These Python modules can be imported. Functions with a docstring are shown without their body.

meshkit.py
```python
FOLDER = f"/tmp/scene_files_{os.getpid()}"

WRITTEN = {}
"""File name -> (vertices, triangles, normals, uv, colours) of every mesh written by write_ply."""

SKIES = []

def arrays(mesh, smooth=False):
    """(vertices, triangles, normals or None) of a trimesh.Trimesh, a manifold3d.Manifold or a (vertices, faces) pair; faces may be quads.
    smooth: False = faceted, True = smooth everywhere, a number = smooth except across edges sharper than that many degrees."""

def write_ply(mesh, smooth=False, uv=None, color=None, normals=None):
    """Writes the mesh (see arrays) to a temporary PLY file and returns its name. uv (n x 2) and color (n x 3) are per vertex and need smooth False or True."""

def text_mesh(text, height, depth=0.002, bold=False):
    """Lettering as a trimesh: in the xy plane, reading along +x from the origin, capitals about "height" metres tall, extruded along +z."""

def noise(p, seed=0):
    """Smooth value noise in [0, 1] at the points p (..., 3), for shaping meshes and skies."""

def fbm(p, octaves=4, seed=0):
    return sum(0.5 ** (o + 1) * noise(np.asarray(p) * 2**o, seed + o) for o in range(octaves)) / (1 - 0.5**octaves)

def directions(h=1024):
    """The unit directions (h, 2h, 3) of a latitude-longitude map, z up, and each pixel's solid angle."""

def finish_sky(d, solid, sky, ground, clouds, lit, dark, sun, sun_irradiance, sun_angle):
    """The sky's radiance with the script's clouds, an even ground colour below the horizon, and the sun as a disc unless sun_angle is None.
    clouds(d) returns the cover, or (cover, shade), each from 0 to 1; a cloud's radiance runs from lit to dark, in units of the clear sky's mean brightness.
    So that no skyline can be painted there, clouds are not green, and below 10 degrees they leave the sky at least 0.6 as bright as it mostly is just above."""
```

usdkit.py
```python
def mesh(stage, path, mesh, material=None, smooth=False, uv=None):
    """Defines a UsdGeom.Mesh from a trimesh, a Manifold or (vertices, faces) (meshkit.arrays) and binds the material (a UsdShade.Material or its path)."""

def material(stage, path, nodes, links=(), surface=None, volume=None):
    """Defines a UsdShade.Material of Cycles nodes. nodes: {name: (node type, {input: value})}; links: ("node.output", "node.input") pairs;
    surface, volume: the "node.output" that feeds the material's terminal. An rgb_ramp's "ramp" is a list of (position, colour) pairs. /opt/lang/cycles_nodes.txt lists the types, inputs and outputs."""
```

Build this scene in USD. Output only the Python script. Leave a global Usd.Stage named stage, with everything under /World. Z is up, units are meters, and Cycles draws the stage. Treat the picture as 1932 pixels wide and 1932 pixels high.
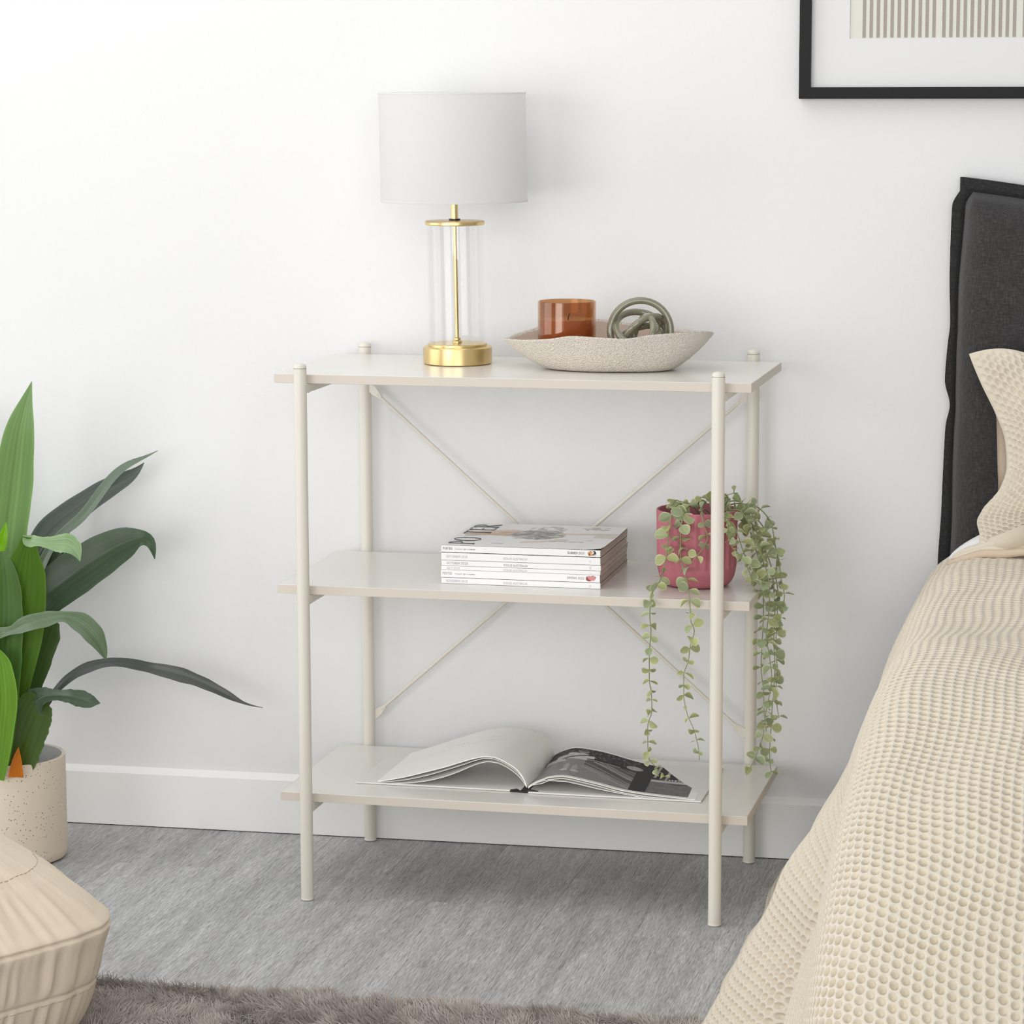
import math, random
import numpy as np, trimesh, usdkit, meshkit
from pxr import Usd, UsdGeom, UsdLux, UsdShade, Gf, Sdf, Vt
from scipy.interpolate import PchipInterpolator
from shapely.geometry import Polygon, Point, box as sbox
from shapely import affinity, union_all

stage = Usd.Stage.CreateInMemory()
UsdGeom.SetStageUpAxis(stage, 'Z'); UsdGeom.SetStageMetersPerUnit(stage, 1.0)
UsdGeom.Xform.Define(stage, '/World'); UsdGeom.Scope.Define(stage, '/World/Looks')
rng = np.random.default_rng(7)

# ------------------------------------------------------------------ camera
FPX = 5404.66
CAM = np.array([1.1502, -4.9365, 1.5085])
_yaw, _pit, _rol = -0.2269, 0.1504, -0.0032
_F = np.array([math.sin(_yaw)*math.cos(_pit), math.cos(_yaw)*math.cos(_pit), -math.sin(_pit)])
_r = np.array([math.cos(_yaw), -math.sin(_yaw), 0.0]); _u = np.cross(_r, _F)
_R = math.cos(_rol)*_r + math.sin(_rol)*_u; _U = -math.sin(_rol)*_r + math.cos(_rol)*_u
cam = UsdGeom.Camera.Define(stage, '/World/camera')
cam.CreateHorizontalApertureAttr(36.0); cam.CreateVerticalApertureAttr(36.0)
cam.CreateFocalLengthAttr(36.0*FPX/1932.0); cam.CreateClippingRangeAttr((0.05, 100.0))
cam.AddTransformOp().Set(Gf.Matrix4d(*[float(q) for q in (*_R, 0, *_U, 0, *(-_F), 0, *CAM, 1)]))
EXPOSURE = -0.04
cam.CreateExposureAttr(EXPOSURE)

# ------------------------------------------------------------------ light: pale room light, windows on the left, unseen fill panels added around
dome = UsdLux.DomeLight.Define(stage, '/World/room_daylight')
dome.CreateIntensityAttr(0.15); dome.CreateColorAttr(Gf.Vec3f(1.0, 1.0, 1.0))
def rect_light(name, pos, aim, w, h, power, color=(1, 1, 1)):
    L = UsdLux.RectLight.Define(stage, '/World/' + name)
    L.CreateWidthAttr(w); L.CreateHeightAttr(h); L.CreateIntensityAttr(power); L.CreateColorAttr(Gf.Vec3f(*color))
    z = np.array(pos, float) - np.array(aim, float); z /= np.linalg.norm(z)
    x = np.cross([0, 0, 1.0], z); x /= np.linalg.norm(x); y = np.cross(z, x)
    L.AddTransformOp().Set(Gf.Matrix4d(*[float(q) for q in (*x, 0, *y, 0, *z, 0, *pos, 1)]))
    return L
rect_light('window_light_left', (-4.5, -1.4, 1.6), (0, -.2, .6), 3.4, 2.4, 2.2)
rect_light('skylight_left', (-3.2, -.9, 2.6), (0, -.2, .5), 2.0, 2.0, 1.0)  # unseen panel, added to rake light over the duvet from upper left
rect_light('window_light_front_left', (-2.2, -5.5, 1.2), (0, .3, .6), 3.0, 2.2, 4.0)
rect_light('window_light_behind', (1.5, -6.0, 2.0), (0, .4, .8), 3.0, 2.4, 4.0)  # unseen panel behind the camera, added to even out the wall
rect_light('window_light_low', (-1.2, -4.6, .9), (0, .3, .6), 2.5, 1.4, 1.0)  # unseen low panel, added as front fill
rect_light('ceiling_light', (-.6, -1.0, 2.95), (-.5, -.7, 0), 2.4, 2.4, 1.25)  # unseen overhead panel, added to brighten the floor from above

# ------------------------------------------------------------------ helpers
def at(px, py, Y):
    """the point at depth Y (metres along the room) seen at a pixel of the photograph"""
    d = _F*FPX + _R*(px - 966) + _U*(966 - py)
    return CAM + d*((Y - CAM[1])/d[1])
_names = {}
def numbered(parent, name):
    k = (str(parent), name); n = _names.get(k, 0); _names[k] = n + 1
    return name if n == 0 else f'{name}_{n:03d}'
_loc = {}
def tag(prim, label=None, cat=None, group=None, kind=None):
    for k, v in (('label', label), ('category', cat), ('group', group), ('kind', kind)):
        if v: prim.SetCustomDataByKey(k, v)
    return prim
def thing(name, label, cat, loc=(0, 0, 0), group=None, kind=None):
    path = '/World/' + numbered('/World', name)
    x = UsdGeom.Xform.Define(stage, path); x.AddTranslateOp().Set(Gf.Vec3d(*[float(q) for q in loc]))
    _loc[path] = np.array(loc, float)
    return tag(x.GetPrim(), label, cat, group, kind)
def obj(name, mesh, mat, parent=None, smooth=False, label=None, col=None, uv=None, kind=None):
    """one Mesh prim; the geometry is given in room coordinates"""
    pp = str(parent.GetPath()) if parent else '/World'
    path = pp + '/' + numbered(pp, name)
    if hasattr(mesh, 'to_mesh'):
        m = mesh.to_mesh(); v, f = np.array(m.vert_properties[:, :3], float), np.array(m.tri_verts)
    elif isinstance(mesh, (tuple, list)): v, f = np.array(mesh[0], float), np.array(mesh[1])
    else: v, f = np.array(mesh.vertices, float), np.array(mesh.faces)
    off = _loc.get(pp, np.zeros(3)); _loc[path] = off
    if col is None and uv is None:
        used = np.zeros(len(v), bool); used[f.ravel()] = True
        if not used.all(): f = (np.cumsum(used) - 1)[f]; v = v[used]
    g = usdkit.mesh(stage, path, (v - off, f), MAT[mat], smooth, uv)
    if col is not None:
        UsdGeom.PrimvarsAPI(g).CreatePrimvar('col', Sdf.ValueTypeNames.Color3fArray, 'vertex').Set(Vt.Vec3fArray.FromNumpy(np.asarray(col, np.float32)))
    tag(g.GetPrim(), label, None, None, kind)
    return g.GetPrim()
def struct(name, mesh, mat, smooth=False):
    return tag(obj(name, mesh, mat, None, smooth), kind='structure')
cat_ = trimesh.util.concatenate
def cbox(x0, x1, y0, y1, z0, z1, c=0.001):
    """box with chamfered edges"""
    pts = []
    for ax in range(3):
        for sx in (0, 1):
            for sy in (0, 1):
                for sz in (0, 1):
                    p = [x0 + c if not sx else x1 - c, y0 + c if not sy else y1 - c, z0 + c if not sz else z1 - c]
                    p[ax] = (x0, y0, z0)[ax] if not (sx, sy, sz)[ax] else (x1, y1, z1)[ax]
                    pts.append(p)
    return trimesh.convex.convex_hull(np.array(pts))
def lathe(prof, c=(0, 0, 0), n=64):
    """turns (radius, height) pairs about the vertical axis through c"""
    prof = np.array(prof, float); a = np.linspace(0, 2*np.pi, n, endpoint=False)
    v = np.stack([prof[:, 0:1]*np.cos(a), prof[:, 0:1]*np.sin(a), np.repeat(prof[:, 1:2], n, 1)], -1).reshape(-1, 3) + np.array(c)
    f = []
    for i in range(len(prof) - 1):
        for j in range(n):
            k = (j + 1) % n
            f += [(i*n + j, i*n + k, (i + 1)*n + k), (i*n + j, (i + 1)*n + k, (i + 1)*n + j)]
    f = np.array(f); keep = trimesh.triangles.area(v[f]) > 1e-14
    return trimesh.Trimesh(v, f[keep], process=False)
def grid(P, flip=False, wrap=False):
    """a sheet from an (n, m, 3) array of points"""
    n, m = P.shape[:2]
    i, j = np.meshgrid(np.arange(n - 1), np.arange(m if wrap else m - 1), indexing='ij')
    k = (j + 1) % m
    q = np.stack([i*m + j, i*m + k, (i + 1)*m + k, (i + 1)*m + j], -1).reshape(-1, 4)
    if flip: q = q[:, ::-1]
    return P.reshape(-1, 3), np.vstack([q[:, [0, 1, 2]], q[:, [0, 2, 3]]])
def tmesh(vf): return trimesh.Trimesh(vf[0], vf[1], process=False)
def normals_of(P):
    du = np.gradient(P, axis=0); dv = np.gradient(P, axis=1)
    n = np.cross(du, dv); return n/np.maximum(np.linalg.norm(n, axis=-1, keepdims=True), 1e-12)
def tube(path, r, n=10, closed=False, caps=True):
    p = np.array(path, float); N = len(p); r = np.broadcast_to(np.asarray(r, float), (N,))
    t = (np.roll(p, -1, 0) - np.roll(p, 1, 0)) if closed else np.gradient(p, axis=0)
    t /= np.linalg.norm(t, axis=1, keepdims=True)
    u = np.zeros_like(p); a = np.array([0, 0, 1.0]) if abs(t[0, 2]) < .9 else np.array([1.0, 0, 0])
    u[0] = np.cross(t[0], a); u[0] /= np.linalg.norm(u[0])
    for i in range(1, N):
        w = u[i-1] - t[i]*np.dot(u[i-1], t[i]); u[i] = w/np.linalg.norm(w)
    if closed:   # spread the leftover twist
        w = u[-1] - t[0]*np.dot(u[-1], t[0]); w /= np.linalg.norm(w)
        ang = math.atan2(np.dot(np.cross(w, u[0]), t[0]), np.dot(w, u[0]))
        for i in range(N):
            b = ang*i/N; u[i] = u[i]*math.cos(b) + np.cross(t[i], u[i])*math.sin(b)
    v = np.cross(t, u); an = np.linspace(0, 2*np.pi, n, endpoint=False)
    P = p[:, None] + r[:, None, None]*(u[:, None]*np.cos(an)[None, :, None] + v[:, None]*np.sin(an)[None, :, None])
    if closed: P = np.concatenate([P, P[:1]], 0)
    V, F = grid(P, wrap=True)
    if caps and not closed:
        V = np.vstack([V, p[:1], p[-1:]]); c0, c1 = len(V) - 2, len(V) - 1; b = (len(P) - 1)*n
        F = np.vstack([F, [(c0, (j + 1) % n, j) for j in range(n)], [(c1, b + j, b + (j + 1) % n) for j in range(n)]])
    return trimesh.Trimesh(V, F, process=False)
def spline(pts, n):
    pts = np.array(pts, float); d = np.r_[0, np.cumsum(np.linalg.norm(np.diff(pts, axis=0), axis=1))]; d /= d[-1]
    return PchipInterpolator(d, pts)(np.linspace(0, 1, n))
def lin(r, g, b):
    return tuple(((q/255)/12.92 if q/255 <= .04045 else ((q/255 + .055)/1.055)**2.4) for q in (r, g, b))

# ------------------------------------------------------------------ materials
MAT = {}
def mat(name, nodes, links, surface='p.BSDF'):
    MAT[name] = usdkit.material(stage, '/World/Looks/' + name, nodes, links, surface=surface)
def plain(name, color, rough=.5, bump=None, var=None, **kw):
    """principled colour; bump = (scale, strength, distance); var = (scale, amount) of brightness"""
    N = {'p': ('principled_bsdf', dict(base_color=color, roughness=rough, **kw))}; L = []
    if bump or var: N['g'] = ('geometry', {})
    if bump:
        N['bn'] = ('noise_texture', dict(scale=bump[0], detail=4, roughness=.6)); N['bb'] = ('bump', dict(strength=bump[1], distance=bump[2]))
        L += [('g.position', 'bn.vector'), ('bn.fac', 'bb.height'), ('bb.normal', 'p.normal')]
    if var:
        N['vn'] = ('noise_texture', dict(scale=var[0], detail=3)); a = var[1]
        N['vr'] = ('rgb_ramp', dict(ramp=[(.3, tuple(c*(1 - a) for c in color)), (.7, tuple(min(1, c*(1 + a)) for c in color))]))
        L += [('g.position', 'vn.vector'), ('vn.fac', 'vr.fac'), ('vr.color', 'p.base_color')]
    mat(name, N, L)
plain('wall_paint', (.80, .80, .80), .6, bump=(190, .16, .002), var=(2.0, .008))
plain('trim_paint', (.90, .895, .88), .4, bump=(60, .03, .002))
plain('shelf_paint', (.775, .75, .705), .24, specular_ior_level=.65)
plain('shelf_edge_shade', (.64, .585, .505), .45)  # shelf colour darkened: shade painted into the board edges
plain('post_paint', (.74, .70, .62), .34)
plain('dark_steel', (.05, .05, .05), .4, metallic=1.0)
plain('brass', (.75, .575, .275), .29, metallic=1.0)
plain('dark_rubber', (.02, .02, .02), .6)
plain('black_frame', (.016, .016, .017), .6, specular_ior_level=.2)
plain('mat_board', (.77, .77, .77), .8)
plain('print_paper', lin(222, 221, 211), .8)
plain('print_stripe', lin(166, 157, 150), .8, var=(300, .05))
plain('white_paper', (.83, .83, .82), .45)
plain('spine_paper', (.85, .85, .845), .35)
plain('ink_dark', (.035, .035, .04), .5)
plain('ink_grey', (.22, .22, .23), .5)
plain('ink_pale', (.38, .38, .40), .5)
plain('book_paper', (.87, .86, .825), .6)
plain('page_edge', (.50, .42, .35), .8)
plain('book_board', (.78, .765, .735), .5)
plain('book_cloth', (.012, .011, .011), .6)
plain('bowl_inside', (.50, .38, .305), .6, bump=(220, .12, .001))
plain('sage_glass', (.225, .215, .145), .09, coat_weight=.5, coat_roughness=.04, specular_ior_level=.6)
plain('wax', (.72, .56, .36), .5, subsurface_weight=.3, subsurface_scale=.01)
plain('wick', (.05, .04, .03), .9)
plain('pink_pot', (.48, .15, .185), .62, bump=(300, .05, .0006))
plain('soil', (.02, .014, .01), .95, bump=(120, 1.0, .01))
plain('vine_stem', (.25, .30, .13), .6)
plain('dead_leaf', (.62, .19, .02), .5)
plain('bed_sheet', (.87, .87, .88), .8)
plain('lining', (.62, .50, .38), .85, bump=(60, .5, .004))
plain('bed_timber', (.10, .085, .07), .5)
plain('rug_backing', (.10, .085, .078), .95)
# plaster bowl: cream with a pebbled skin
mat('bowl_outside', {'g': ('geometry', {}), 'n': ('voronoi_texture', dict(scale=430, feature='smooth_f1')), 'm': ('noise_texture', dict(scale=420, detail=3)),
    'a': ('math', dict(math_type='add')), 'b': ('bump', dict(strength=.9, distance=.0035)), 'p': ('principled_bsdf', dict(base_color=(.80, .745, .66), roughness=.85))},
    [('g.position', 'n.vector'), ('g.position', 'm.vector'), ('n.distance', 'a.value1'), ('m.fac', 'a.value2'), ('a.value', 'b.height'), ('b.normal', 'p.normal')])
# glass of the lamp: clear tube
mat('clear_glass', {'lw': ('layer_weight', dict(blend=.5)), 'pw': ('math', dict(math_type='power', value2=4.0)), 'f': ('math', dict(math_type='multiply_add', value2=.55, value3=.022)), 't': ('transparent_bsdf', dict(color=(.985, .985, .985))), 'r': ('glossy_bsdf', dict(color=(1, 1, 1), roughness=.0)), 'mx': ('mix_closure', {})},
    [('lw.facing', 'pw.value1'), ('pw.value', 'f.value1'), ('f.value', 'mx.fac'), ('t.BSDF', 'mx.closure1'), ('r.BSDF', 'mx.closure2')], surface='mx.closure')
mat('amber_glass', {'lw': ('layer_weight', dict(blend=.5)), 'pw': ('math', dict(math_type='power', value2=3.5)), 'f': ('math', dict(math_type='multiply_add', value2=.6, value3=.05)), 't': ('transparent_bsdf', dict(color=(.77, .56, .37))), 'r': ('glossy_bsdf', dict(color=(1, 1, 1), roughness=.015)), 'mx': ('mix_closure', {})},
    [('lw.facing', 'pw.value1'), ('pw.value', 'f.value1'), ('f.value', 'mx.fac'), ('t.BSDF', 'mx.closure1'), ('r.BSDF', 'mx.closure2')], surface='mx.closure')
# linen lampshade: woven, lets some light through
mat('shade_linen', {'g': ('geometry', {}), 'm1': ('mapping', dict(scale=(900, 900, 60))), 'm2': ('mapping', dict(scale=(60, 60, 900))),
    'n1': ('noise_texture', dict(scale=1, detail=2)), 'n2': ('noise_texture', dict(scale=1, detail=2)), 'a': ('math', dict(math_type='add')), 'b': ('bump', dict(strength=.28, distance=.0012)),
    'd': ('principled_bsdf', dict(base_color=(.88, .875, .88), roughness=.9)), 't': ('translucent_bsdf', dict(color=(.94, .935, .93))), 'mx': ('mix_closure', dict(fac=.52))},
    [('g.position', 'm1.vector'), ('g.position', 'm2.vector'), ('m1.vector', 'n1.vector'), ('m2.vector', 'n2.vector'), ('n1.fac', 'a.value1'), ('n2.fac', 'a.value2'), ('a.value', 'b.height'),
     ('b.normal', 'd.normal'), ('d.BSDF', 'mx.closure1'), ('t.BSDF', 'mx.closure2')], surface='mx.closure')
# grey oak planks: grain runs along the room
mat('plank_oak', {'g': ('geometry', {}), 'oi': ('object_info', {}), 'cx': ('combine_xyz', {}), 'sc': ('math', dict(math_type='multiply', value2=37.0)), 'va': ('vector_math', dict(math_type='add')),
    'm1': ('mapping', dict(scale=(470, 15, 1))), 'n1': ('noise_texture', dict(scale=1, detail=5, roughness=.62, distortion=.4)),
    'm2': ('mapping', dict(scale=(26, 2.2, 1))), 'n2': ('noise_texture', dict(scale=1, detail=4, distortion=.9)),
    'm3': ('mapping', dict(scale=(760, 42, 1))), 'r3': ('rgb_ramp', dict(ramp=[(.34, (.70, .70, .70)), (.5, (1.0, 1.0, 1.0)), (.66, (1.16, 1.16, 1.16))])), 'mu2': ('mix', dict(mix_type='multiply', fac=1.0)), 'n3': ('noise_texture', dict(scale=1, detail=2)),
    'r1': ('rgb_ramp', dict(ramp=[(.28, (.22, .221, .223)), (.45, (.44, .441, .443)), (.60, (.55, .551, .553)), (.76, (.66, .661, .663))])),
    'r2': ('rgb_ramp', dict(ramp=[(.25, (.74, .74, .74)), (.75, (1.16, 1.16, 1.16))])),
    'ro': ('map_range', dict(from_min=0, from_max=1, to_min=.93, to_max=1.07)),
    'mu': ('mix', dict(mix_type='multiply', fac=1.0)), 'mv': ('vector_math', dict(math_type='scale')),
    'ad': ('math', dict(math_type='add')), 'b': ('bump', dict(strength=.5, distance=.0025)), 'p': ('principled_bsdf', dict(roughness=.52, specular_ior_level=.35))},
    [('oi.random', 'sc.value1'), ('sc.value', 'cx.x'), ('sc.value', 'cx.y'), ('g.position', 'va.vector1'), ('cx.vector', 'va.vector2'),
     ('va.vector', 'm1.vector'), ('m1.vector', 'n1.vector'), ('va.vector', 'm2.vector'), ('m2.vector', 'n2.vector'), ('g.position', 'm3.vector'), ('m3.vector', 'n3.vector'),
     ('n1.fac', 'r1.fac'), ('n2.fac', 'r2.fac'), ('r1.color', 'mu.color1'), ('r2.color', 'mu.color2'), ('mu.color', 'mu2.color1'), ('n3.fac', 'r3.fac'), ('r3.color', 'mu2.color2'), ('mu2.color', 'mv.vector1'), ('oi.random', 'ro.value'), ('ro.result', 'mv.scale'), ('mv.vector', 'p.base_color'),
     ('n1.fac', 'ad.value1'), ('n3.fac', 'ad.value2'), ('ad.value', 'b.height'), ('b.normal', 'p.normal')])
# cloths
def cloth(name, color, sx=1400, strength=.35, rough=.9, slub=0.0, dist=.0012, sheen=.15):
    N = {'g': ('geometry', {}), 'm1': ('mapping', dict(scale=(sx, sx, sx*.12))), 'm2': ('mapping', dict(scale=(sx*.12, sx, sx))), 'n1': ('noise_texture', dict(scale=1, detail=2)), 'n2': ('noise_texture', dict(scale=1, detail=2)),
         'a': ('math', dict(math_type='add')), 'b': ('bump', dict(strength=strength, distance=dist)), 'p': ('principled_bsdf', dict(base_color=color, roughness=rough, sheen_weight=sheen, specular_ior_level=.2))}
    L = [('g.position', 'm1.vector'), ('g.position', 'm2.vector'), ('m1.vector', 'n1.vector'), ('m2.vector', 'n2.vector'), ('n1.fac', 'a.value1'), ('n2.fac', 'a.value2'), ('a.value', 'b.height'), ('b.normal', 'p.normal')]
    if slub:
        N['r'] = ('rgb_ramp', dict(ramp=[(.35, tuple(c*(1 - slub) for c in color)), (.5, color), (.66, tuple(min(1, c*(1 + 2.2*slub)) for c in color))]))
        N['h'] = ('math', dict(math_type='multiply', value2=.5)); L += [('a.value', 'h.value1'), ('h.value', 'r.fac'), ('r.color', 'p.base_color')]
    mat(name, N, L)
cloth('charcoal_linen', (.047, .045, .045), 700, .5, .92, slub=.32)
cloth('charcoal_trim', (.030, .029, .029), 700, .5, .92, slub=.3)
cloth('waffle_cotton', (.70, .635, .52), 1500, .4, .95, slub=.05)
cloth('canvas', (.80, .69, .545), 1800, .35, .9, slub=.03)
plain('stitch', (.55, .42, .30), .9)
# speckled planter
mat('speckled_clay', {'g': ('geometry', {}), 'v': ('voronoi_texture', dict(scale=170, randomness=1.0)), 'w': ('noise_texture', dict(scale=35, detail=1)), 'lt': ('math', dict(math_type='less_than', value2=.16)), 'gt': ('math', dict(math_type='greater_than', value2=.47)),
    'mm': ('math', dict(math_type='multiply')), 'mx': ('mix', dict(color1=(.74, .64, .515), color2=(.10, .075, .055))), 'b': ('noise_texture', dict(scale=400, detail=2)), 'bb': ('bump', dict(strength=.2, distance=.0008)), 'p': ('principled_bsdf', dict(roughness=.75))},
    [('g.position', 'v.vector'), ('g.position', 'w.vector'), ('v.distance', 'lt.value1'), ('w.fac', 'gt.value1'), ('lt.value', 'mm.value1'), ('gt.value', 'mm.value2'), ('mm.value', 'mx.fac'), ('mx.color', 'p.base_color'),
     ('g.position', 'b.vector'), ('b.fac', 'bb.height'), ('bb.normal', 'p.normal')])
plain('planter_glaze', (.72, .71, .69), .5, var=(300, .08))
# flat print and leaves carry their colour on the mesh
def printed(name, rough, trans=0.0, spec=.5):
    N = {'c': ('attribute', dict(attribute='col')), 'p': ('principled_bsdf', dict(roughness=rough, specular_ior_level=spec))}; L = [('c.color', 'p.base_color')]
    if trans:
        N['t'] = ('translucent_bsdf', {}); N['mx'] = ('mix_closure', dict(fac=trans)); L += [('c.color', 't.color'), ('p.BSDF', 'mx.closure1'), ('t.BSDF', 'mx.closure2')]
        mat(name, N, L, 'mx.closure')
    else: mat(name, N, L)
printed('gloss_print', .35); printed('photo_print', .55, spec=.12); printed('broad_leaf', .32, .22); printed('small_leaf', .6, .18, .3)
mat('rug_wool', {'oi': ('hair_info', {}), 'g': ('geometry', {}), 'n': ('noise_texture', dict(scale=16, detail=2)), 'r': ('rgb_ramp', dict(ramp=[(.3, (.34, .295, .265)), (.7, (.60, .54, .50))])), 'p': ('principled_bsdf', dict(roughness=.8, specular_ior_level=.25, sheen_weight=.2))},
    [('g.position', 'n.vector'), ('n.fac', 'r.fac'), ('r.color', 'p.base_color')])

# ------------------------------------------------------------------ the setting
WA, WB = .4525, .0242                       # face of the baseboard: y = WA + WB x (the shelf stands a touch askew to the wall)
def wall_y(x): return WA + WB*x
def skew(mesh, m=None):                     # shears a mesh built at y = 0 onto the wall line
    v = np.array(mesh.vertices); ang = math.atan(WB); c, s = math.cos(ang), math.sin(ang)
    v = np.stack([v[:, 0]*c - v[:, 1]*s, v[:, 0]*s + v[:, 1]*c + WA, v[:, 2]], 1)
    return trimesh.Trimesh(v, mesh.faces, process=False)
BT = .014
struct('wall_back', skew(trimesh.creation.box(bounds=[[-4, BT, -.02], [4, BT + .12, 2.7]])), 'wall_paint')
prof = Polygon([(0, 0.0), (0, .108), (.004, .113), (BT, .1195), (BT, 0.0)])
bb = trimesh.creation.extrude_polygon(prof, 8.0, engine='earcut')           # (depth, height) -> along x
v = np.array(bb.vertices); bb = trimesh.Trimesh(np.stack([v[:, 2] - 4, v[:, 0], v[:, 1] + .002], 1), bb.faces[:, ::-1], process=False)
bb.fix_normals(); struct('baseboard_back', skew(bb), 'trim_paint')
floor = tag(UsdGeom.Xform.Define(stage, '/World/floor').GetPrim(), kind='structure'); _loc['/World/floor'] = np.zeros(3)
obj('subfloor', trimesh.creation.box(bounds=[[-4, -4.6, -.05], [4, .60, -.0125]]), 'dark_rubber', floor)
PW = .178
k = 0
for i in range(-21, 21):
    x0 = .073 + i*PW; y = .62 - (0.37*((i*7) % 5))*.6
    ends = [.60]; yy = .60 - .35 - .9*((i*0.381966) % 1.0)
    while yy > -4.6: ends.append(yy); yy -= 1.22
    ends.append(-4.6)
    for a, b in zip(ends[:-1], ends[1:]):
        if x0 > 3.5 or x0 < -3.6: continue
        obj('plank', cbox(x0 + .0001, x0 + PW - .0001, b + .0001, a - .0001, -.012, 0.0, .0004), 'plank_oak', floor)

# ------------------------------------------------------------------ shelving unit
Z1, Z2, Z3, ST = .9782, .5895, .1989, .0165
HX, DY, PR, HL = .3817, .4285, .0117, .437
SY0, SY1 = .0185, .4105
unit = thing('shelving_unit', 'cream painted three-tier shelf unit with round tube posts and crossed wire braces at the back', 'shelf unit', (0, .2145, 0))
for sx, y in ((-1, 0), (1, 0), (-1, DY), (1, DY)):
    c = (sx*HX, y, 0)
    post = obj('post', lathe([(0, .0045), (PR, .0045), (PR, .9905)], c, 40), 'post_paint', unit, 40)
    obj('cap', lathe([(PR - .0012, .9905), (PR - .0012, .9912), (PR, .9918), (PR, .9945), (PR - .0015, .9975), (PR - .005, .9995), (0, 1.0005)], c, 40), 'post_paint', post, 40)
    obj('foot', lathe([(0, .0005), (PR - .001, .0005), (PR + .0006, .0022), (PR + .0006, .0038), (PR - .0004, .005), (0, .005)], c, 40), 'post_paint', post, 40)
for z in (Z1, Z2, Z3):
    sh = obj('shelf', cbox(-HL + .0008, HL - .0008, SY0 + .0008, SY1, z - ST, z, .0007), 'shelf_paint', unit)
    for e in (cbox(-HL, HL, SY0, SY0 + .0009, z - ST + .0003, z - .0004, .0003), cbox(HL - .0009, HL, SY0 + .001, SY1, z - ST + .0003, z - .0004, .0003), cbox(-HL, -HL + .0009, SY0 + .001, SY1, z - ST + .0003, z - .0004, .0003)): obj('edge_band', e, 'shelf_edge_shade', sh)  # thin added strips that carry the painted shade of the edges
for z in (Z1, Z2, Z3):
    for sx in (-1, 1):
        rail = obj('rail', cbox(sx*HX - .0105, sx*HX + .0105, PR - .001, DY - PR + .001, z - ST - .0165, z - ST - .0002, .0012), 'post_paint', unit)
        for yy in (.045, .37): obj('bolt', lathe([(0, z - ST - .0195), (.003, z - ST - .0195), (.004, z - ST - .017), (.004, z - ST - .016)], (sx*HX, yy, 0), 12), 'dark_steel', rail)
def brace(sx, y):
    a, b = np.array([-HX*sx + .012*sx, y, .911]), np.array([HX*sx - .012*sx, y, .258])
    d = (b - a)/np.linalg.norm(b - a); n = np.array([d[2], 0, -d[0]]); L = np.linalg.norm(b - a)
    r = tube([a + d*t for t in (.018, .1, L/2, L - .1, L - .018)], .0034, 12)
    out = [r]
    for p, e in ((a, 1), (b, -1)):
        t = np.array([-.006, .000, .008, .015, .021, .027]); w = np.array([.0075, .0078, .0076, .0062, .0044, .0032]); th = np.array([.0013, .0013, .0014, .0018, .0026, .003])
        P = np.array([[p + d*e*tt + n*ww*cx + np.array([0, 1, 0])*hh*cy for cx, cy in ((-1, -1), (1, -1), (1, 1), (-1, 1))] for tt, ww, hh in zip(t, w, th)])
        V, F = grid(P, wrap=True); F = np.vstack([F, [[0, 1, 2], [0, 2, 3]]]); m = trimesh.Trimesh(V, F, process=False); m.fix_normals(); out.append(m)
    return cat_(out)
obj('brace', brace(1, DY - .0055), 'post_paint', unit, 35); obj('brace', brace(-1, DY + .0035), 'post_paint', unit, 35)

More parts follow.
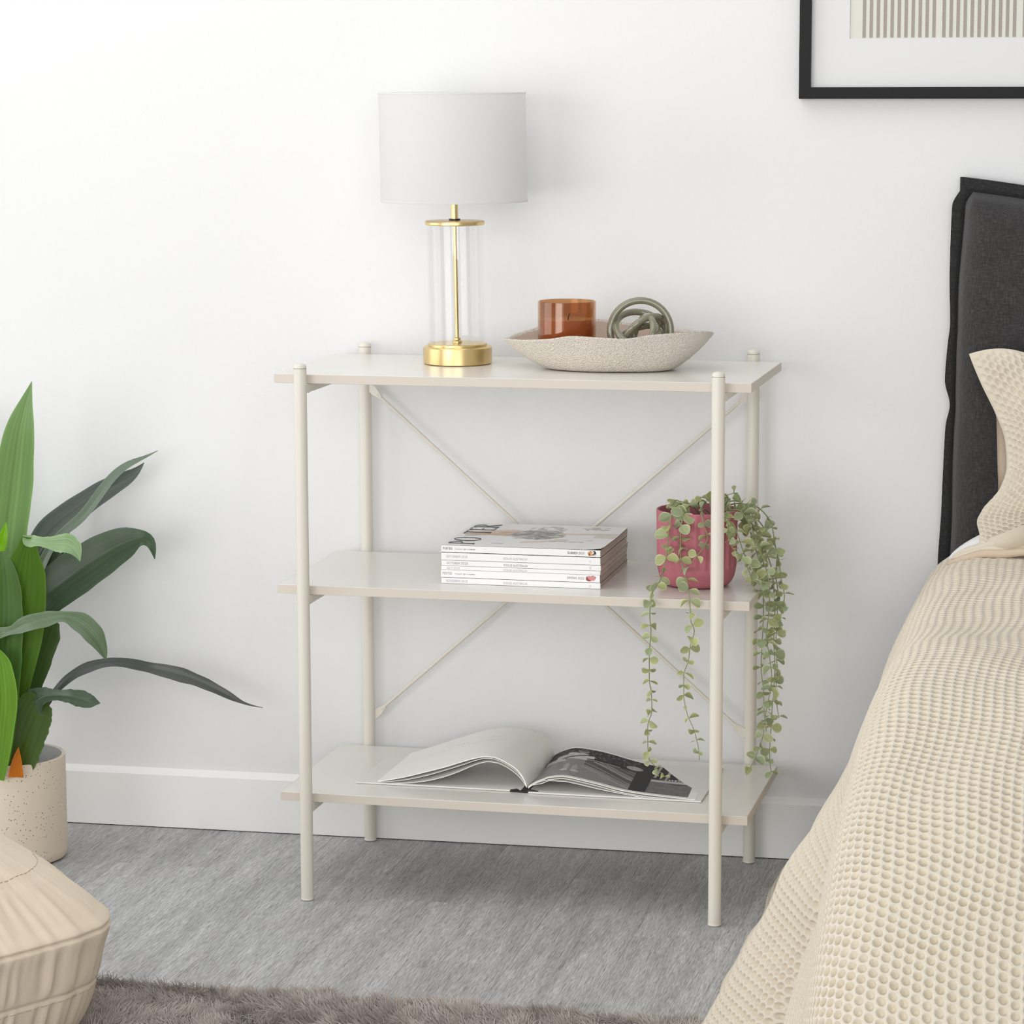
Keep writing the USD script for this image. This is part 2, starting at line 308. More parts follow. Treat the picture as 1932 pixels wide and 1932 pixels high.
# ------------------------------------------------------------------ table lamp
LX, LY = -.1555, .2690
lamp = thing('table_lamp', 'table lamp with white linen drum shade and clear glass column on round brass base', 'lamp', (LX, LY, Z1))
LC = (LX, LY, 0); z0 = Z1
obj('base', lathe([(0, z0 + .0005), (.062, z0 + .0005), (.0645, z0 + .002), (.0645, z0 + .031), (.0625, z0 + .0335), (.0555, z0 + .034), (.0555, z0 + .0375), (.054, z0 + .039), (0, z0 + .039)], LC, 96), 'brass', lamp, 30)
gz0, gz1 = z0 + .0392, z0 + .2595
TL = np.array([-.0062, 0, 0])               # the lamp leans a hair to the left
def lean(m):
    v = np.array(m.vertices); v = v + np.outer(np.clip((v[:, 2] - z0)/.4, 0, 1.3), TL); return trimesh.Trimesh(v, m.faces, process=False)
obj('glass_column', lean(lathe([(.0533, gz0), (.0533, gz1), (.0503, gz1), (.0503, gz0), (.0533, gz0)], LC, 96)), 'clear_glass', lamp, 40)
obj('rod', lean(lathe([(0, gz0), (.009, gz0), (.009, gz0 + .003), (.0065, gz0 + .005), (.0065, gz0 + .009), (.0038, gz0 + .0105), (.0038, gz1)], LC, 32)), 'brass', lamp, 30)
obj('top_disc', lean(lathe([(0, gz1), (.0545, gz1), (.056, gz1 + .0015), (.056, gz1 + .006), (.0545, gz1 + .0078), (0, gz1 + .0085)], LC, 96)), 'brass', lamp, 30)
obj('collar', lean(lathe([(0, gz1 + .008), (.0105, gz1 + .008), (.0105, gz1 + .0115), (0, gz1 + .0115)], LC, 32)), 'dark_steel', lamp, 30)
obj('neck', lean(lathe([(0, gz1 + .011), (.0068, gz1 + .011), (.0068, gz1 + .075), (0, gz1 + .075)], LC, 32)), 'brass', lamp, 30)
sz0, sz1, SR = 1.2815, 1.4825, .1368
shade = obj('lamp_shade', lean(lathe([(SR, sz0), (SR, sz1), (SR - .0022, sz1), (SR - .0022, sz0), (SR, sz0)], LC, 128)), 'shade_linen', lamp, 40)
for zz in (sz0 - .0004, sz1 - .0036): obj('shade_trim', lean(lathe([(SR + .0005, zz), (SR + .0007, zz + .001), (SR + .0007, zz + .003), (SR + .0003, zz + .004)], LC, 128)), 'shade_linen', shade, 40)
sp = [lathe([(.017, sz0 + .055), (.017, sz0 + .058), (.013, sz0 + .058), (.013, sz0 + .055), (.017, sz0 + .055)], LC, 24)]
for a in (0.3, 2.4, 4.5):
    sp.append(tube([(LX + math.cos(a)*r, LY + math.sin(a)*r, sz0 + h) for r, h in ((.015, .0565), (.07, .0565), (SR - .02, .004), (SR - .002, .002))], .0014, 8))
obj('shade_carrier', lean(cat_(sp)), 'dark_steel', shade, 40)
obj('bulb', lean(lathe([(0, gz1 + .074), (.013, gz1 + .074), (.014, gz1 + .09), (.022, gz1 + .105), (.029, gz1 + .125), (.027, gz1 + .142), (.016, gz1 + .155), (0, gz1 + .159)], LC, 32)), 'mat_board', lamp, 40)

# ------------------------------------------------------------------ organic bowl with candle and glass knot
BC = np.array([.139, .232])
th = np.linspace(0, 2*np.pi, 220, endpoint=False)
def bowl_r(t):      # rim outline (half length .197, half depth .135) with pinched ends
    c, s = np.cos(t), np.sin(t); n = 2.15
    r = (np.abs(c/.1945)**n + np.abs(s/.136)**n)**(-1/n)
    return r*(1 + .02*np.cos(3*t + .6) + .012*np.cos(5*t + 2.0))
_rt = np.radians([-180, -160, -141, -124, -105, -86, -66, -48, -30, -14, 0, 20, 40, 62, 85, 110, 135, 158, 180])
_rz = np.array([1.0285, 1.034, 1.0365, 1.0405, 1.0475, 1.0455, 1.0435, 1.0500, 1.0530, 1.0520, 1.0455, 1.0425, 1.0410, 1.0440, 1.0500, 1.0560, 1.0530, 1.0390, 1.0285]) - Z1
rimz = PchipInterpolator(_rt, _rz)
tt = (th + np.pi) % (2*np.pi) - np.pi
RB, RZ = bowl_r(th), rimz(tt)
def shell(prof, inset):
    """prof: (share of the rim radius, share of the rim height)"""
    P = []
    for s, h in prof:
        sx = .118/.197; sy = .088/.136      # footprint of the foot
        r = RB - inset
        ex = (sx + (1 - sx)*s); wob = 1 + .012*np.sin(4*th + 1.2)*math.sin(math.pi*min(1, max(0, h)))
        P.append(np.stack([BC[0] + .004*(1 - s) + r*ex*wob*np.cos(th), BC[1] - .004*(1 - s) + r*ex*wob*np.sin(th)*(1 - .06*(1 - s)), Z1 + .0008 + h*RZ], 1))
    return np.array(P)
bowl = thing('decorative_bowl', 'wavy-rimmed cream stone bowl with pebbled outside holding the candle and glass knot', 'bowl', (BC[0], BC[1], Z1))
sprof = [(-1.2, .0), (-.3, .0), (0.0, .012), (.12, .07), (.28, .2), (.45, .36), (.64, .56), (.82, .76), (.94, .91), (1.0, .985)]
so = np.array(sprof); ss = np.linspace(0, 1, 36); da = np.r_[0, np.cumsum(np.hypot(*np.diff(so, axis=0).T))]; so = PchipInterpolator(da/da[-1], so)(ss)
outer = shell(so, 0.0); ci = outer[0].mean(0); V, F = grid(outer, wrap=True)
V = np.vstack([V, ci]); F = np.vstack([F[:, ::-1] if False else F, [(len(V) - 1, (j + 1) % 220, j) for j in range(220)]])
lip = np.stack([outer[-1], outer[-1] + [0, 0, .0022], shell([(1.0, .985)], .005)[0] + [0, 0, .0018], shell([(.985, .95)], .006)[0]], 0)
mo = cat_([trimesh.Trimesh(V, F, process=False), tmesh(grid(lip, wrap=True))]); mo.merge_vertices(); mo.fix_normals()
obj('outside', mo, 'bowl_outside', bowl, True)
inn = shell([(s*.985 if s > 0 else s, .10 + h*.865) for s, h in so], .0062); V, F = grid(inn[::-1], wrap=True); V = np.vstack([V, inn[0].mean(0)]); b0 = (len(inn) - 1)*220
F = np.vstack([F, [(len(V) - 1, b0 + j, b0 + (j + 1) % 220) for j in range(220)]])
mi = trimesh.Trimesh(V, F, process=False); mi.fix_normals()
obj('inside', mi, 'bowl_inside', bowl, True, label='smooth tan inside of the bowl')
BF = Z1 + .0008 + .10*.070 + .0012            # bowl floor
jc = (.0635, .225, 0); jr = .0535
jz0, jz1 = BF + .0105, 1.1025
candle = thing('candle', 'amber glass jar candle standing in the cream bowl', 'candle', (jc[0], jc[1], jz0))
obj('jar', lathe([(0, jz0), (jr - .006, jz0), (jr - .001, jz0 + .004), (jr, jz0 + .010), (jr, jz1 - .001), (jr - .001, jz1), (jr - .0028, jz1), (jr - .0032, jz1 - .001), (jr - .0032, jz0 + .010), (jr - .008, jz0 + .007), (0, jz0 + .007)], jc, 96), 'amber_glass', candle, 35)
wz = jz0 + .070
obj('wax', lathe([(0, jz0 + .0075), (jr - .009, jz0 + .0075), (jr - .0036, jz0 + .012), (jr - .0036, wz + .0015), (jr - .006, wz), (0, wz - .0005)], jc, 64), 'wax', candle, 35)
obj('wick', tube([(jc[0] + .002, jc[1], wz - .002), (jc[0] + .003, jc[1], wz + .006), (jc[0] + .005, jc[1] + .001, wz + .012)], .0011, 8), 'wick', candle)
kc = np.array([.2005, .2300, 1.0490])
def ring(c, R, nrm, r, tilt=0, oval=1.0, n=90, wob=0):
    nrm = np.array(nrm, float); nrm /= np.linalg.norm(nrm); a = np.cross(nrm, [0, 0, 1.0]); a = a if np.linalg.norm(a) > .1 else np.array([1.0, 0, 0]); a /= np.linalg.norm(a); b = np.cross(nrm, a)
    t = np.linspace(0, 2*np.pi, n, endpoint=False); ca, sa = math.cos(tilt), math.sin(tilt)
    u, w = R*np.cos(t), R*oval*np.sin(t); u, w = u*ca - w*sa, u*sa + w*ca
    return np.array(c) + u[:, None]*a + w[:, None]*b + (wob*np.sin(2*t))[:, None]*nrm
knot = thing('glass_knot', 'sage green glossy glass knot of looped tube lying in the cream bowl', 'ornament', (kc[0], kc[1], kc[2] - .06))
kr = .0064
# one unbroken tube: loops joined end to end through the middle
loops = [ring(kc, .0555, (.22, -.97, .10), kr), ring(kc + [.0, .004, .002], .0470, (.30, -.55, .78), kr, .3), ring(kc + [.006, -.004, -.008], .0440, (-.80, -.50, .22), kr, .2, .8), ring(kc + [.006, .008, -.004], .0420, (.62, -.45, -.55), kr, .1, .9), ring(kc + [-.004, .0, -.012], .0400, (-.25, -.40, .88), kr, 0)]
obj('tube', cat_([tube(p, kr, 18, closed=True) for p in loops]), 'sage_glass', knot, True)

# ------------------------------------------------------------------ magazines
MX0, MX1, MY0, MY1 = -.1445, .1535, .0920, .3585
mags = [('NOVEMBER 2018', 'VOGUE AUSTRALIA', '11', .0112, 0), ('PORTER', 'SPRING 2015', None, .0146, 1), ('JULY 2018', 'VOGUE AUSTRALIA', '7', .0074, 0),
        ('OCTOBER 2018', 'VOGUE AUSTRALIA', '10', .0106, 0), ('SEPTEMBER 2018', 'VOGUE AUSTRALIA', '9', .0146, 0), ('PORTER', 'SUMMER 2015', None, .0128, 1)]
mlabels = ['white magazine at the very bottom of the stack, spine dated november',
           'white magazine second from the bottom, spine marked spring with a small pink picture',
           'thinnest white magazine third from the bottom of the stack, spine dated july',
           'white magazine fourth from the bottom of the stack, spine dated october',
           'white magazine second from the top of the stack, spine dated september',
           'magazine on top of the stack with a pictured white cover, spine marked summer']
def text_on(s, x0, zc, w, h, yf, bold=False, rot=False):
    """lettering on a face that looks towards the camera side of the room"""
    m = meshkit.text_mesh(s, h, .00025, bold); b = m.bounds; v = np.array(m.vertices)
    v[:, 0] = (v[:, 0] - b[0, 0])*(w/(b[1, 0] - b[0, 0])) if w else v[:, 0] - b[0, 0]
    v[:, 1] -= (b[0, 1] + b[1, 1])/2
    if rot: v = np.stack([v[:, 1], -(v[:, 0] - v[:, 0].mean()), v[:, 2]], 1)
    return trimesh.Trimesh(np.stack([x0 + v[:, 0], yf - v[:, 2], zc + v[:, 1]], 1), m.faces, process=False)
def serif_letters(h):
    """thin high-contrast capitals P O R T E R in a unit box, each (polygon, width)"""
    def ell(cx, cy, rx, ry): return affinity.scale(Point(cx, cy).buffer(1, 32), rx, ry)
    stem = sbox(.08, 0, .20, 1); hair = lambda x0, x1, y: sbox(x0, y - .018, x1, y + .018)
    bowl_ = ell(.20, .735, .42, .265).difference(ell(.20, .735, .30, .232)).intersection(sbox(.2, 0, 2, 2))
    P = union_all([stem, bowl_, hair(0, .28, .018)]); 
    O = ell(.42, .5, .42, .52).difference(ell(.42, .5, .30, .485))
    leg = Polygon([(.26, .47), (.36, .50), (.74, .0), (.60, .0)]); R = union_all([stem, bowl_, leg, hair(0, .28, .018)])
    T = union_all([sbox(.32, 0, .44, 1), hair(.0, .76, .982), sbox(0, .8, .03, 1), sbox(.73, .8, .76, 1), hair(.24, .52, .018)])
    E = union_all([stem, hair(.08, .62, .982), hair(.08, .52, .5), hair(.08, .64, .018), sbox(.6, 0, .64, .2), sbox(.58, .82, .62, 1)])
    return [(P, .70), (O, .90), (R, .78), (T, .80), (E, .70), (R, .78)]
zz = Z2 + .0004
dark_gap = [0, 1, 0, 0, .5, 1]
for i, (ta, tb, num, t, kind) in enumerate(mags):
    ox, oy = [(0, 0), (-.001, .0006), (.0, -.0004), (.0006, .0004), (.0, -.0002), (-.0002, .0005)][i]
    x0, x1, y0, y1 = MX0 + ox, MX1 + ox, MY0 + oy, MY1 + oy + [0, .002, -.003, .001, -.004, .003][i]
    mg = thing('magazine', mlabels[i], 'magazine', ((x0 + x1)/2, (y0 + y1)/2, zz), group='magazines in the stack on the middle shelf')
    za, zb = zz, zz + t - [.0007, .0005, .0005, .0008, .0011, .0004][i]
    # covers and spine: one folded sheet; the pages between
    obj('spine', cbox(x0, x1, y0, y0 + .0016, za, zb, .0005), 'spine_paper', mg)
    obj('back_cover', cbox(x0, x1, y0 + .001, y1, za, za + .00035, .0001), 'white_paper', mg)
    # page block in thin wavy leaves so that the fore edges show
    lv = []; nlev = max(5, int(t/.0011)); zs_ = np.linspace(za + .0005, zb - .0006, nlev + 1)
    for q in range(nlev):
        e = rng.uniform(0, .0012); e2 = rng.uniform(0, .0022)
        lv.append(trimesh.creation.box(bounds=[[x0 + .0004 + e, y0 + .0012, zs_[q] + .00003], [x1 - .0002 - e, y1 - .0006 - e2, zs_[q+1] - .00003]]))
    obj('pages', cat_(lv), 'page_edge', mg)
    zc = (za + zb)/2; yf = y0 + .00005
    if kind:
        parts = [text_on(ta, x0 + .0035, zc + .0005, .0175, .0044, yf), text_on(tb, x0 + .237 if i else x0 + .237, zc + .0002, .0315, .0044, yf)]
        for q in parts: obj('lettering', q, 'ink_dark' if i == 5 else 'ink_grey', mg)
        for q in (text_on('Powered by', x0 + .0265, zc - .0002, .0135, .0020, yf), text_on('NET-A-PORTER', x0 + .0425, zc - .0002, .0215, .0019, yf, True)): obj('lettering', q, 'ink_grey', mg)
        # tiny printed picture at the spine's right end
        n = 30; U_, V_ = np.meshgrid(np.linspace(0, 1, 44), np.linspace(0, 1, n)); px0 = x0 + (.2745 if i == 5 else .2720); pw = .0165 if i == 5 else .0185
        noise = meshkit.noise(np.stack([U_*5, V_*4, U_*0 + i], -1), 3 + i)
        e = ((U_ - .33)/.34)**2 + ((V_ - .5)/.42)**2 < 1; e2 = ((U_ - .72)/.24)**2 + ((V_ - .58)/.4)**2 < 1
        base = np.ones((n, 44, 3))*.85
        if i == 5:
            base[e] = lin(190, 130, 70); base[e & (noise < .42)] = lin(120, 60, 45); base[e & (noise > .66)] = lin(225, 180, 110)
            base[e2] = lin(40, 38, 36); base[e2 & (noise > .62)] = lin(215, 205, 190); base[(((U_ - .85)/.12)**2 + ((V_ - .2)/.16)**2) < 1] = lin(222, 196, 185)
        else:
            base[e] = lin(205, 130, 132); base[e & (U_ < .16)] = lin(120, 60, 72); base[e & (noise < .38)] = lin(140, 66, 70)
            base[e2] = lin(208, 138, 132); base[e2 & (noise < .40)] = lin(150, 80, 80); base[(U_ > .92) & (np.abs(V_ - .7) < .1)] = lin(90, 85, 90)
        Pp = np.stack([px0 + U_*pw, yf - .0002 + 0*U_, za + .0010 + V_*(t - .0026)], -1); vf = grid(Pp, True)
        obj('printed_picture', vf, 'gloss_print', mg, False, col=base.reshape(-1, 3))
    else:
        for q in (text_on(ta, x0 + .0095 + (.0 if i != 2 else .0006), zc, .0400 if i != 2 else .0245, .0042 if t > .008 else .0034, yf), text_on(tb, x0 + .1165, zc - .0006, .0455, .0040 if t > .008 else .0034, yf), text_on(num, x0 + .279, zc - .0005, None, .0030, yf, rot=True)): obj('lettering', q, 'ink_pale' if i != 3 else 'ink_grey', mg)
    # dark line of the cover below/above the spine
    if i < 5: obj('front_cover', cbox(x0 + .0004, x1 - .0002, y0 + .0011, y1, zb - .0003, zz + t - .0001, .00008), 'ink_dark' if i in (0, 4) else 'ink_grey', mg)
    else:
        nx, ny = 190, 150; U_, V_ = np.meshgrid(np.linspace(0, 1, nx), np.linspace(0, 1, ny))     # U along the spine, V away from it
        nz = meshkit.fbm(np.stack([U_*9, V_*22, 0*U_], -1), 4, 5); nz2 = meshkit.fbm(np.stack([U_*34, V_*42, 0*U_ + 2], -1), 3, 9)
        C = np.ones((ny, nx, 3))*np.array([.84, .845, .85]) + .05*(nz - .5)[..., None]
        def put(mask, c, a=1.0): C[mask] = C[mask]*(1 - a) + a*np.array(lin(*c))
        cen = .50 + .10*np.sin(U_*3.0) + .05*(nz - .5)
        put((np.abs(V_ - cen - .02) < .15*(1 - np.abs(U_ - .30)/.34)) & (U_ > .02) & (U_ < .60), (214, 190, 168))                # warm hair and skin
        put((np.abs(V_ - cen) < .07) & (U_ > .06) & (U_ < .40) & (nz > .5), (196, 152, 118), .8)
        put((np.abs(V_ - cen + .06) < .05) & (U_ > .05) & (U_ < .34) & (nz < .5), (150, 148, 138), .7)
        he = ((U_ - .50)/.17)**2 + ((V_ - .56)/.22)**2 < 1 + .8*(nz - .5)
        put(he, (140, 143, 141)); put(he & (nz2 > .52), (92, 96, 96), .8); put(he & (nz2 < .42), (205, 200, 190), .8)                 # grey fur-like collar
        put((((U_ - .52)/.12)**2 + ((V_ - .80)/.14)**2 < 1) & (nz2 > .5), (120, 124, 126), .7)
        put((np.abs(V_ - (.24 + .5*(U_ - .5))) < .045) & (U_ > .45) & (U_ < .72), (222, 196, 178), .9)                                # arm
        put((np.abs(V_ - (.62 + .12*(U_ - .6))) < .035) & (U_ > .62) & (U_ < .95), (216, 196, 176), .9)
        put((np.abs(V_ - .60) < .10) & (U_ > .86) & (U_ < .99), (206, 198, 184), .9)
        put((((U_ - .82)/.10)**2 + ((V_ - .88)/.08)**2 < 1) & (nz2 > .45), (168, 150, 120), .8)
        put((np.abs(V_ - .30) < .012) & (U_ > .62) & (U_ < .84) & (nz2 > .45), (120, 125, 132), .8); put((np.abs(V_ - .38) < .012) & (U_ > .64) & (U_ < .90) & (nz2 > .48), (150, 152, 158), .7)
        put((np.abs(V_ - .14) < .012) & (U_ > .29) & (U_ < .36) & (nz2 > .45), (120, 120, 125), .8)
        ripple = .0006*np.sin(V_*7 + 1)*(U_**3)
        Pp = np.stack([x0 + U_*(x1 - x0 + .0004), y0 + .0008 + V_*(y1 - y0 - .0008), zb + .0004 + ripple + .0025*np.clip((U_ - .9)/.1, 0, 1)**2*np.clip((.12 - V_)/.12, 0, 1)], -1)
        fc = obj('front_cover', grid(Pp, False), 'gloss_print', mg, True, col=np.clip(C, 0, 1).reshape(-1, 3), label='white cover with a pale fashion picture')
        obj('cover_underside', grid(Pp - [0, 0, .0003], True), 'ink_dark', fc, True)
        # the masthead: capitals run away from the spine, their tops at the left end
        hgt = .049; adv = 0.0; polys = []; head = Polygon([(.074, -.02), (.122, -.02), (.118, .1), (.078, .1)])
        ls = serif_letters(hgt); total = sum(w for _, w in ls) + .04*5; sc = .236/total
        for pg, w in ls:
            g = affinity.translate(affinity.scale(pg, sc, hgt, origin=(0, 0)), adv, 0); adv += (w + .04)*sc
            g = g.difference(head)
            if not g.is_empty: polys += list(getattr(g, 'geoms', [g]))
        tm = cat_([trimesh.creation.extrude_polygon(g, .0002, engine='earcut') for g in polys if g.area > 1e-8]); v = np.array(tm.vertices)
        obj('masthead', trimesh.Trimesh(np.stack([x0 + .0565 - v[:, 1], y0 + .018 + v[:, 0], zb + .0010 + v[:, 2]], 1), tm.faces, process=False), 'ink_dark', fc)
    zz += t

# ------------------------------------------------------------------ open photo book
book = thing('photo_book', 'open photography book with a black and white street photograph lying on the bottom shelf', 'book', (.005, .23, Z3))
cz = Z3 + .0006
obj('cover_board', cbox(-.3165, .000, .107, .358, cz, cz + .0028, .0006), 'book_board', book)
obj('cover_board', cbox(.016, .3400, .0995, .361, cz, cz + .0028, .0006), 'book_board', book)
obj('spine_cloth', cat_([cbox(-.020, .036, .106, .359, cz - .0002, cz + .0022, .0004), tube([(-.018, .1062, cz + .002), (-.006, .1055, cz + .0045), (.000, .106, cz + .0005), (.010, .1055, cz + .001), (.018, .106, cz + .0045), (.034, .1062, cz + .0015)], .0024, 8)]), 'book_cloth', book)
def page_curves(fr, bk, yf, yb, n=64):
    A = spline([at(x, y, yf) for x, y in fr], n); B = spline([at(x, y, yb) for x, y in bk], n); return A, B
def page_sheet(A, B, t, rows=14):
    w = np.linspace(0, 1, rows)[None, :, None]; P = A[:, None]*(1 - w) + B[:, None]*w
    N = normals_of(P); N *= np.sign(N[..., 2:3].mean()); 
    if t <= 0: return P, N
    Q = P - N*t; m = cat_([tmesh(grid(P)), tmesh(grid(Q, True)), tmesh(grid(np.stack([P[:, 0], Q[:, 0]], 1))), tmesh(grid(np.stack([P[:, -1], Q[:, -1]], 1), True)), tmesh(grid(np.stack([P[-1], Q[-1]], 1), True)), tmesh(grid(np.stack([P[0], Q[0]], 1)))])
    m.fix_normals(); return m
LF = [(994, 1484), (987, 1466), (974, 1450), (959, 1440), (945, 1432.5), (930, 1427.5), (916, 1426.5), (901, 1428.5), (872, 1436), (843, 1445), (800, 1456), (757, 1466), (713, 1473)]
LB = [(1045, 1440), (1048, 1424), (1044, 1408), (1031, 1393), (1010, 1381), (985, 1375), (960, 1373), (930, 1375.5), (900, 1382.5), (870, 1391), (830, 1404), (775, 1421)]
A, B = page_curves(LF, LB, .110, .352)
obj('page', page_sheet(A, B, .0022), 'book_paper', book, 40)
LF2 = [(994, 1485), (986, 1468), (972, 1453), (957, 1443), (944, 1436), (930, 1431.5), (916, 1430.5), (901, 1433.5), (872, 1443), (843, 1452), (800, 1464), (757, 1472), (716, 1475)]
A2, B2 = page_curves(LF2, [(x, y + 3.5) for x, y in LB], .111, .351); obj('page', page_sheet(A2, B2, .0009), 'book_paper', book, 40)
LF3 = [(994, 1486), (984, 1470), (969, 1456), (952, 1445), (938, 1439), (922, 1437), (904, 1440), (888, 1446), (862, 1457), (836, 1466), (800, 1474), (766, 1477), (728, 1477)]
A3, B3 = page_curves(LF3, [(x, y + 8) for x, y in LB], .111, .351); obj('page', page_sheet(A3, B3, .0009), 'book_paper', book, 40)
RF = [(996, 1484), (1008, 1477), (1020, 1472.5), (1038, 1466.5), (1064, 1465), (1090, 1470), (1126, 1478.5), (1178, 1492), (1231, 1500), (1312, 1508.5)]
RB_ = [(1045, 1440), (1047, 1426), (1064, 1415), (1090, 1409), (1126, 1414), (1161, 1422.5), (1196, 1433), (1249, 1444.5), (1337, 1452)]
RA, RBk = page_curves(RF, RB_, .106, .356)
obj('page', page_sheet(RA, RBk, .0012), 'book_paper', book, 40)
R2, R2b = page_curves([(x, y + (4 if 1020 < x < 1240 else 1.8)) for x, y in RF], [(x, y + 3) for x, y in RB_], .106, .356); obj('page', page_sheet(R2, R2b, .0010), 'book_paper', book, 40)
R3, R3b = page_curves([(x, y + (9 if 1050 < x < 1170 else 6 if 1015 < x < 1240 else 3)) for x, y in RF], [(x, y + 6) for x, y in RB_], .106, .356); obj('page', page_sheet(R3, R3b, .0010), 'book_paper', book, 40)
# the printed photograph: an unnamed street scene, drawn as flat tones
n, m = 230, 150
P, N = page_sheet(*page_curves(RF, RB_, .106, .356, n), 0, m)
S, T = np.meshgrid(np.linspace(0, 1, n), np.linspace(0, 1, m), indexing='ij'); ii, jj = (S > .015) & (S < .955), (T > .045) & (T < .955)
nz = meshkit.fbm(np.stack([S*26, T*16, 0*S], -1), 4, 21); fine = meshkit.fbm(np.stack([S*90, T*60, 0*S], -1), 3, 4)
G = .055 + .05*nz                                                       # grey value, linear
def tone(mask, v, a=1.0): G[mask] = G[mask]*(1 - a) + a*(v if np.isscalar(v) else v[mask])
tone((T > .62) & (S < .66), .012 + .02*fine); tone((T > .70) & (S < .66) & (fine > .60), .11)
tone((T < .62 + .04*np.sin(S*9)) & (S < .62), .20 + .10*nz); tone((T < .64) & (T > .52) & (S < .50), .42 + .1*fine)
d0 = T - (.66 - .95*(S - .10)); tone((T < .63) & (d0 > 0) & (S < .64), .07 + .05*np.sin(T*70 + S*25)*0 + .05*nz)
for kx, (o, w, v) in enumerate([(.30, .012, .45), (.34, .010, .38), (.38, .010, .35), (.18, .010, .30), (.05, .016, .33), (.46, .008, .22), (.52, .008, .20)]):
    tone((np.abs(T - (.60 + o - 1.05*(S - .06))) < w) & (T < .60) & (S < .64) & (S > .2), v)
tone((S > .60) & (S < .76) & (T < 1.0 - 1.6*(S - .60)*2), .018 + .008*nz)                                 # dark wedge of wall
tone((S > .70) & (T < .42 + .05*np.sin(S*20)), .10 + .12*nz); tone((S > .70) & (np.abs(T - .46) < .035), .50); tone((S > .78) & (np.abs(T - .53) < .02) & (np.sin(S*330) > 0), .6)
tone((S > .64) & (T > .56), .020); 
for s0, w in ((.72, .008), (.79, .008), (.865, .010), (.882, .006), (.897, .005), (.912, .005), (.93, .004)): tone((np.abs(S - s0 - .02*(T - .8)) < w) & (T > .56), .42)
tone((((S - .58)/.05)**2 + ((T - .72)/.06)**2 < 1), .30 + .2*fine)
def blob(s, t, rs, rt, v): tone(((S - s)/rs)**2 + ((T - t)/rt)**2 < 1, v + .10*(fine - .5))
blob(.255, .86, .030, .055, .32); tone((((S - .255)/.030)**2 + ((T - .89)/.04)**2 < 1), .10)           # head seen from behind
tone((np.abs(S - (.235 - .03*(T - .7))) < .060) & (T > .60) & (T < .80), .55 + .1*fine)                  # pale blouse
tone((np.abs(T - (.70 + .5*(S - .30))) < .04) & (S > .28) & (S < .335), .62); tone((np.abs(T - (.68 + .5*(S - .14))) < .05) & (S > .11) & (S < .21), .50)
tone((np.abs(S - .235) < .055 + .05*(.62 - T)) & (T > .42) & (T < .60), .26 + .08*np.sin(T*220)); tone((np.abs(T - (.70 + 1.1*(S - .235))) < .02) & (S > .16) & (S < .30), .08)
blob(.205, .33, .016, .11, .38); blob(.255, .31, .017, .10, .36); blob(.20, .23, .022, .03, .5); blob(.262, .22, .024, .03, .5)
Pq = (P + N*.0003)[ii[:, 0]][:, jj[0]]; Gq = np.clip(G, .008, .8)[ii[:, 0]][:, jj[0]]
vf = grid(Pq); mm = tmesh(vf)
if mm.face_normals[:, 2].mean() < 0: vf = grid(Pq, True)
obj('photograph', vf, 'photo_print', book, True, col=np.repeat(Gq.reshape(-1, 1), 3, 1)*np.array([1.0, .985, .97]), label='black and white photograph of a walker seen from behind')
# two faint lines of tiny print on the left page, too small to read in the photograph
wts = np.linspace(0, 1, 400); arr = A + 0; marks = []; r2 = np.random.default_rng(3)
P, N = page_sheet(*page_curves(LF, LB, .110, .352, 260), 0, 60)
for line, (tb, s0, s1) in enumerate(((.70, .35, .72), (.60, .33, .80))):
    s = s0; marks = []
    while s < s1:
        L = r2.uniform(.006, .022); a, b = int(s*259), int(min(.98, s + L)*259); j = int(tb*59)
        for q in range(a, max(a + 1, b), 2):
            if r2.random() < .8:
                p, p2, nn = P[q, j], P[min(q + 1, 259), j], N[q, j]; up = (P[q, j + 1] - P[q, j]); up = up/np.linalg.norm(up)*r2.uniform(.0012, .0022)
                if p[0] > p2[0]: pass
                o = nn*.0004; base_i = len(marks)
                marks.append(np.array([p + o, p2 + o, p2 + up + o, p + up + o]))
        s += L + r2.uniform(.006, .014)
    mv = np.vstack(marks); mf = np.vstack([[[4*i, 4*i + 1, 4*i + 2], [4*i, 4*i + 2, 4*i + 3]] for i in range(len(marks))])
    obj('small_print', (mv, mf), 'ink_grey', book)

# ------------------------------------------------------------------ trailing plant in pink pot
PC = np.array([.3165, .1770]); pr = .0745; pz0, pz1 = Z2, Z2 + .1405
tp = thing('trailing_plant', 'trailing plant with small round leaves in a ribbed pink pot spilling over the shelf end', 'potted plant', (PC[0], PC[1], Z2))
na = 288; a = np.linspace(0, 2*np.pi, na, endpoint=False)
prof = [(0, .0006), (.050, .0006), (.058, .003), (.064, .009), (.0685, .018), (.0712, .029), (.0722, .036), (.0728, .0395), (.0738, .10), (.0742, .120), (.0745, .139), (.0738, .1405), (.0705, .1405), (.0698, .1390), (.069, .105), (.0, .105)]
rib = np.where(np.abs(((a*26/(2*np.pi)) % 1) - .5) < .2, 1.0, 0.0); rib = np.convolve(np.r_[rib[-2:], rib, rib[:2]], [.2, .2, .2, .2, .2], 'valid')
Pp = []
for k, (r, z) in enumerate(prof):
    g = .0034*rib if .0392 <= z <= .121 and r > .072 and k in (7, 8, 9) else 0*rib
    Pp.append(np.stack([PC[0] + (r - g)*np.cos(a), PC[1] + (r - g)*np.sin(a), np.full(na, pz0 + z)], 1))
Pp = np.array(Pp); V, F = grid(Pp, wrap=True); m_ = trimesh.Trimesh(V, F, process=False); m_.update_faces(m_.area_faces > 1e-13); m_.fix_normals()
obj('pot', m_, 'pink_pot', tp, 32)
obj('soil', lathe([(0, pz0 + .108), (.03, pz0 + .110), (.0688, pz0 + .106), (.0688, pz0 + .104), (0, pz0 + .104)], (PC[0], PC[1], 0), 48), 'soil', tp, 40)
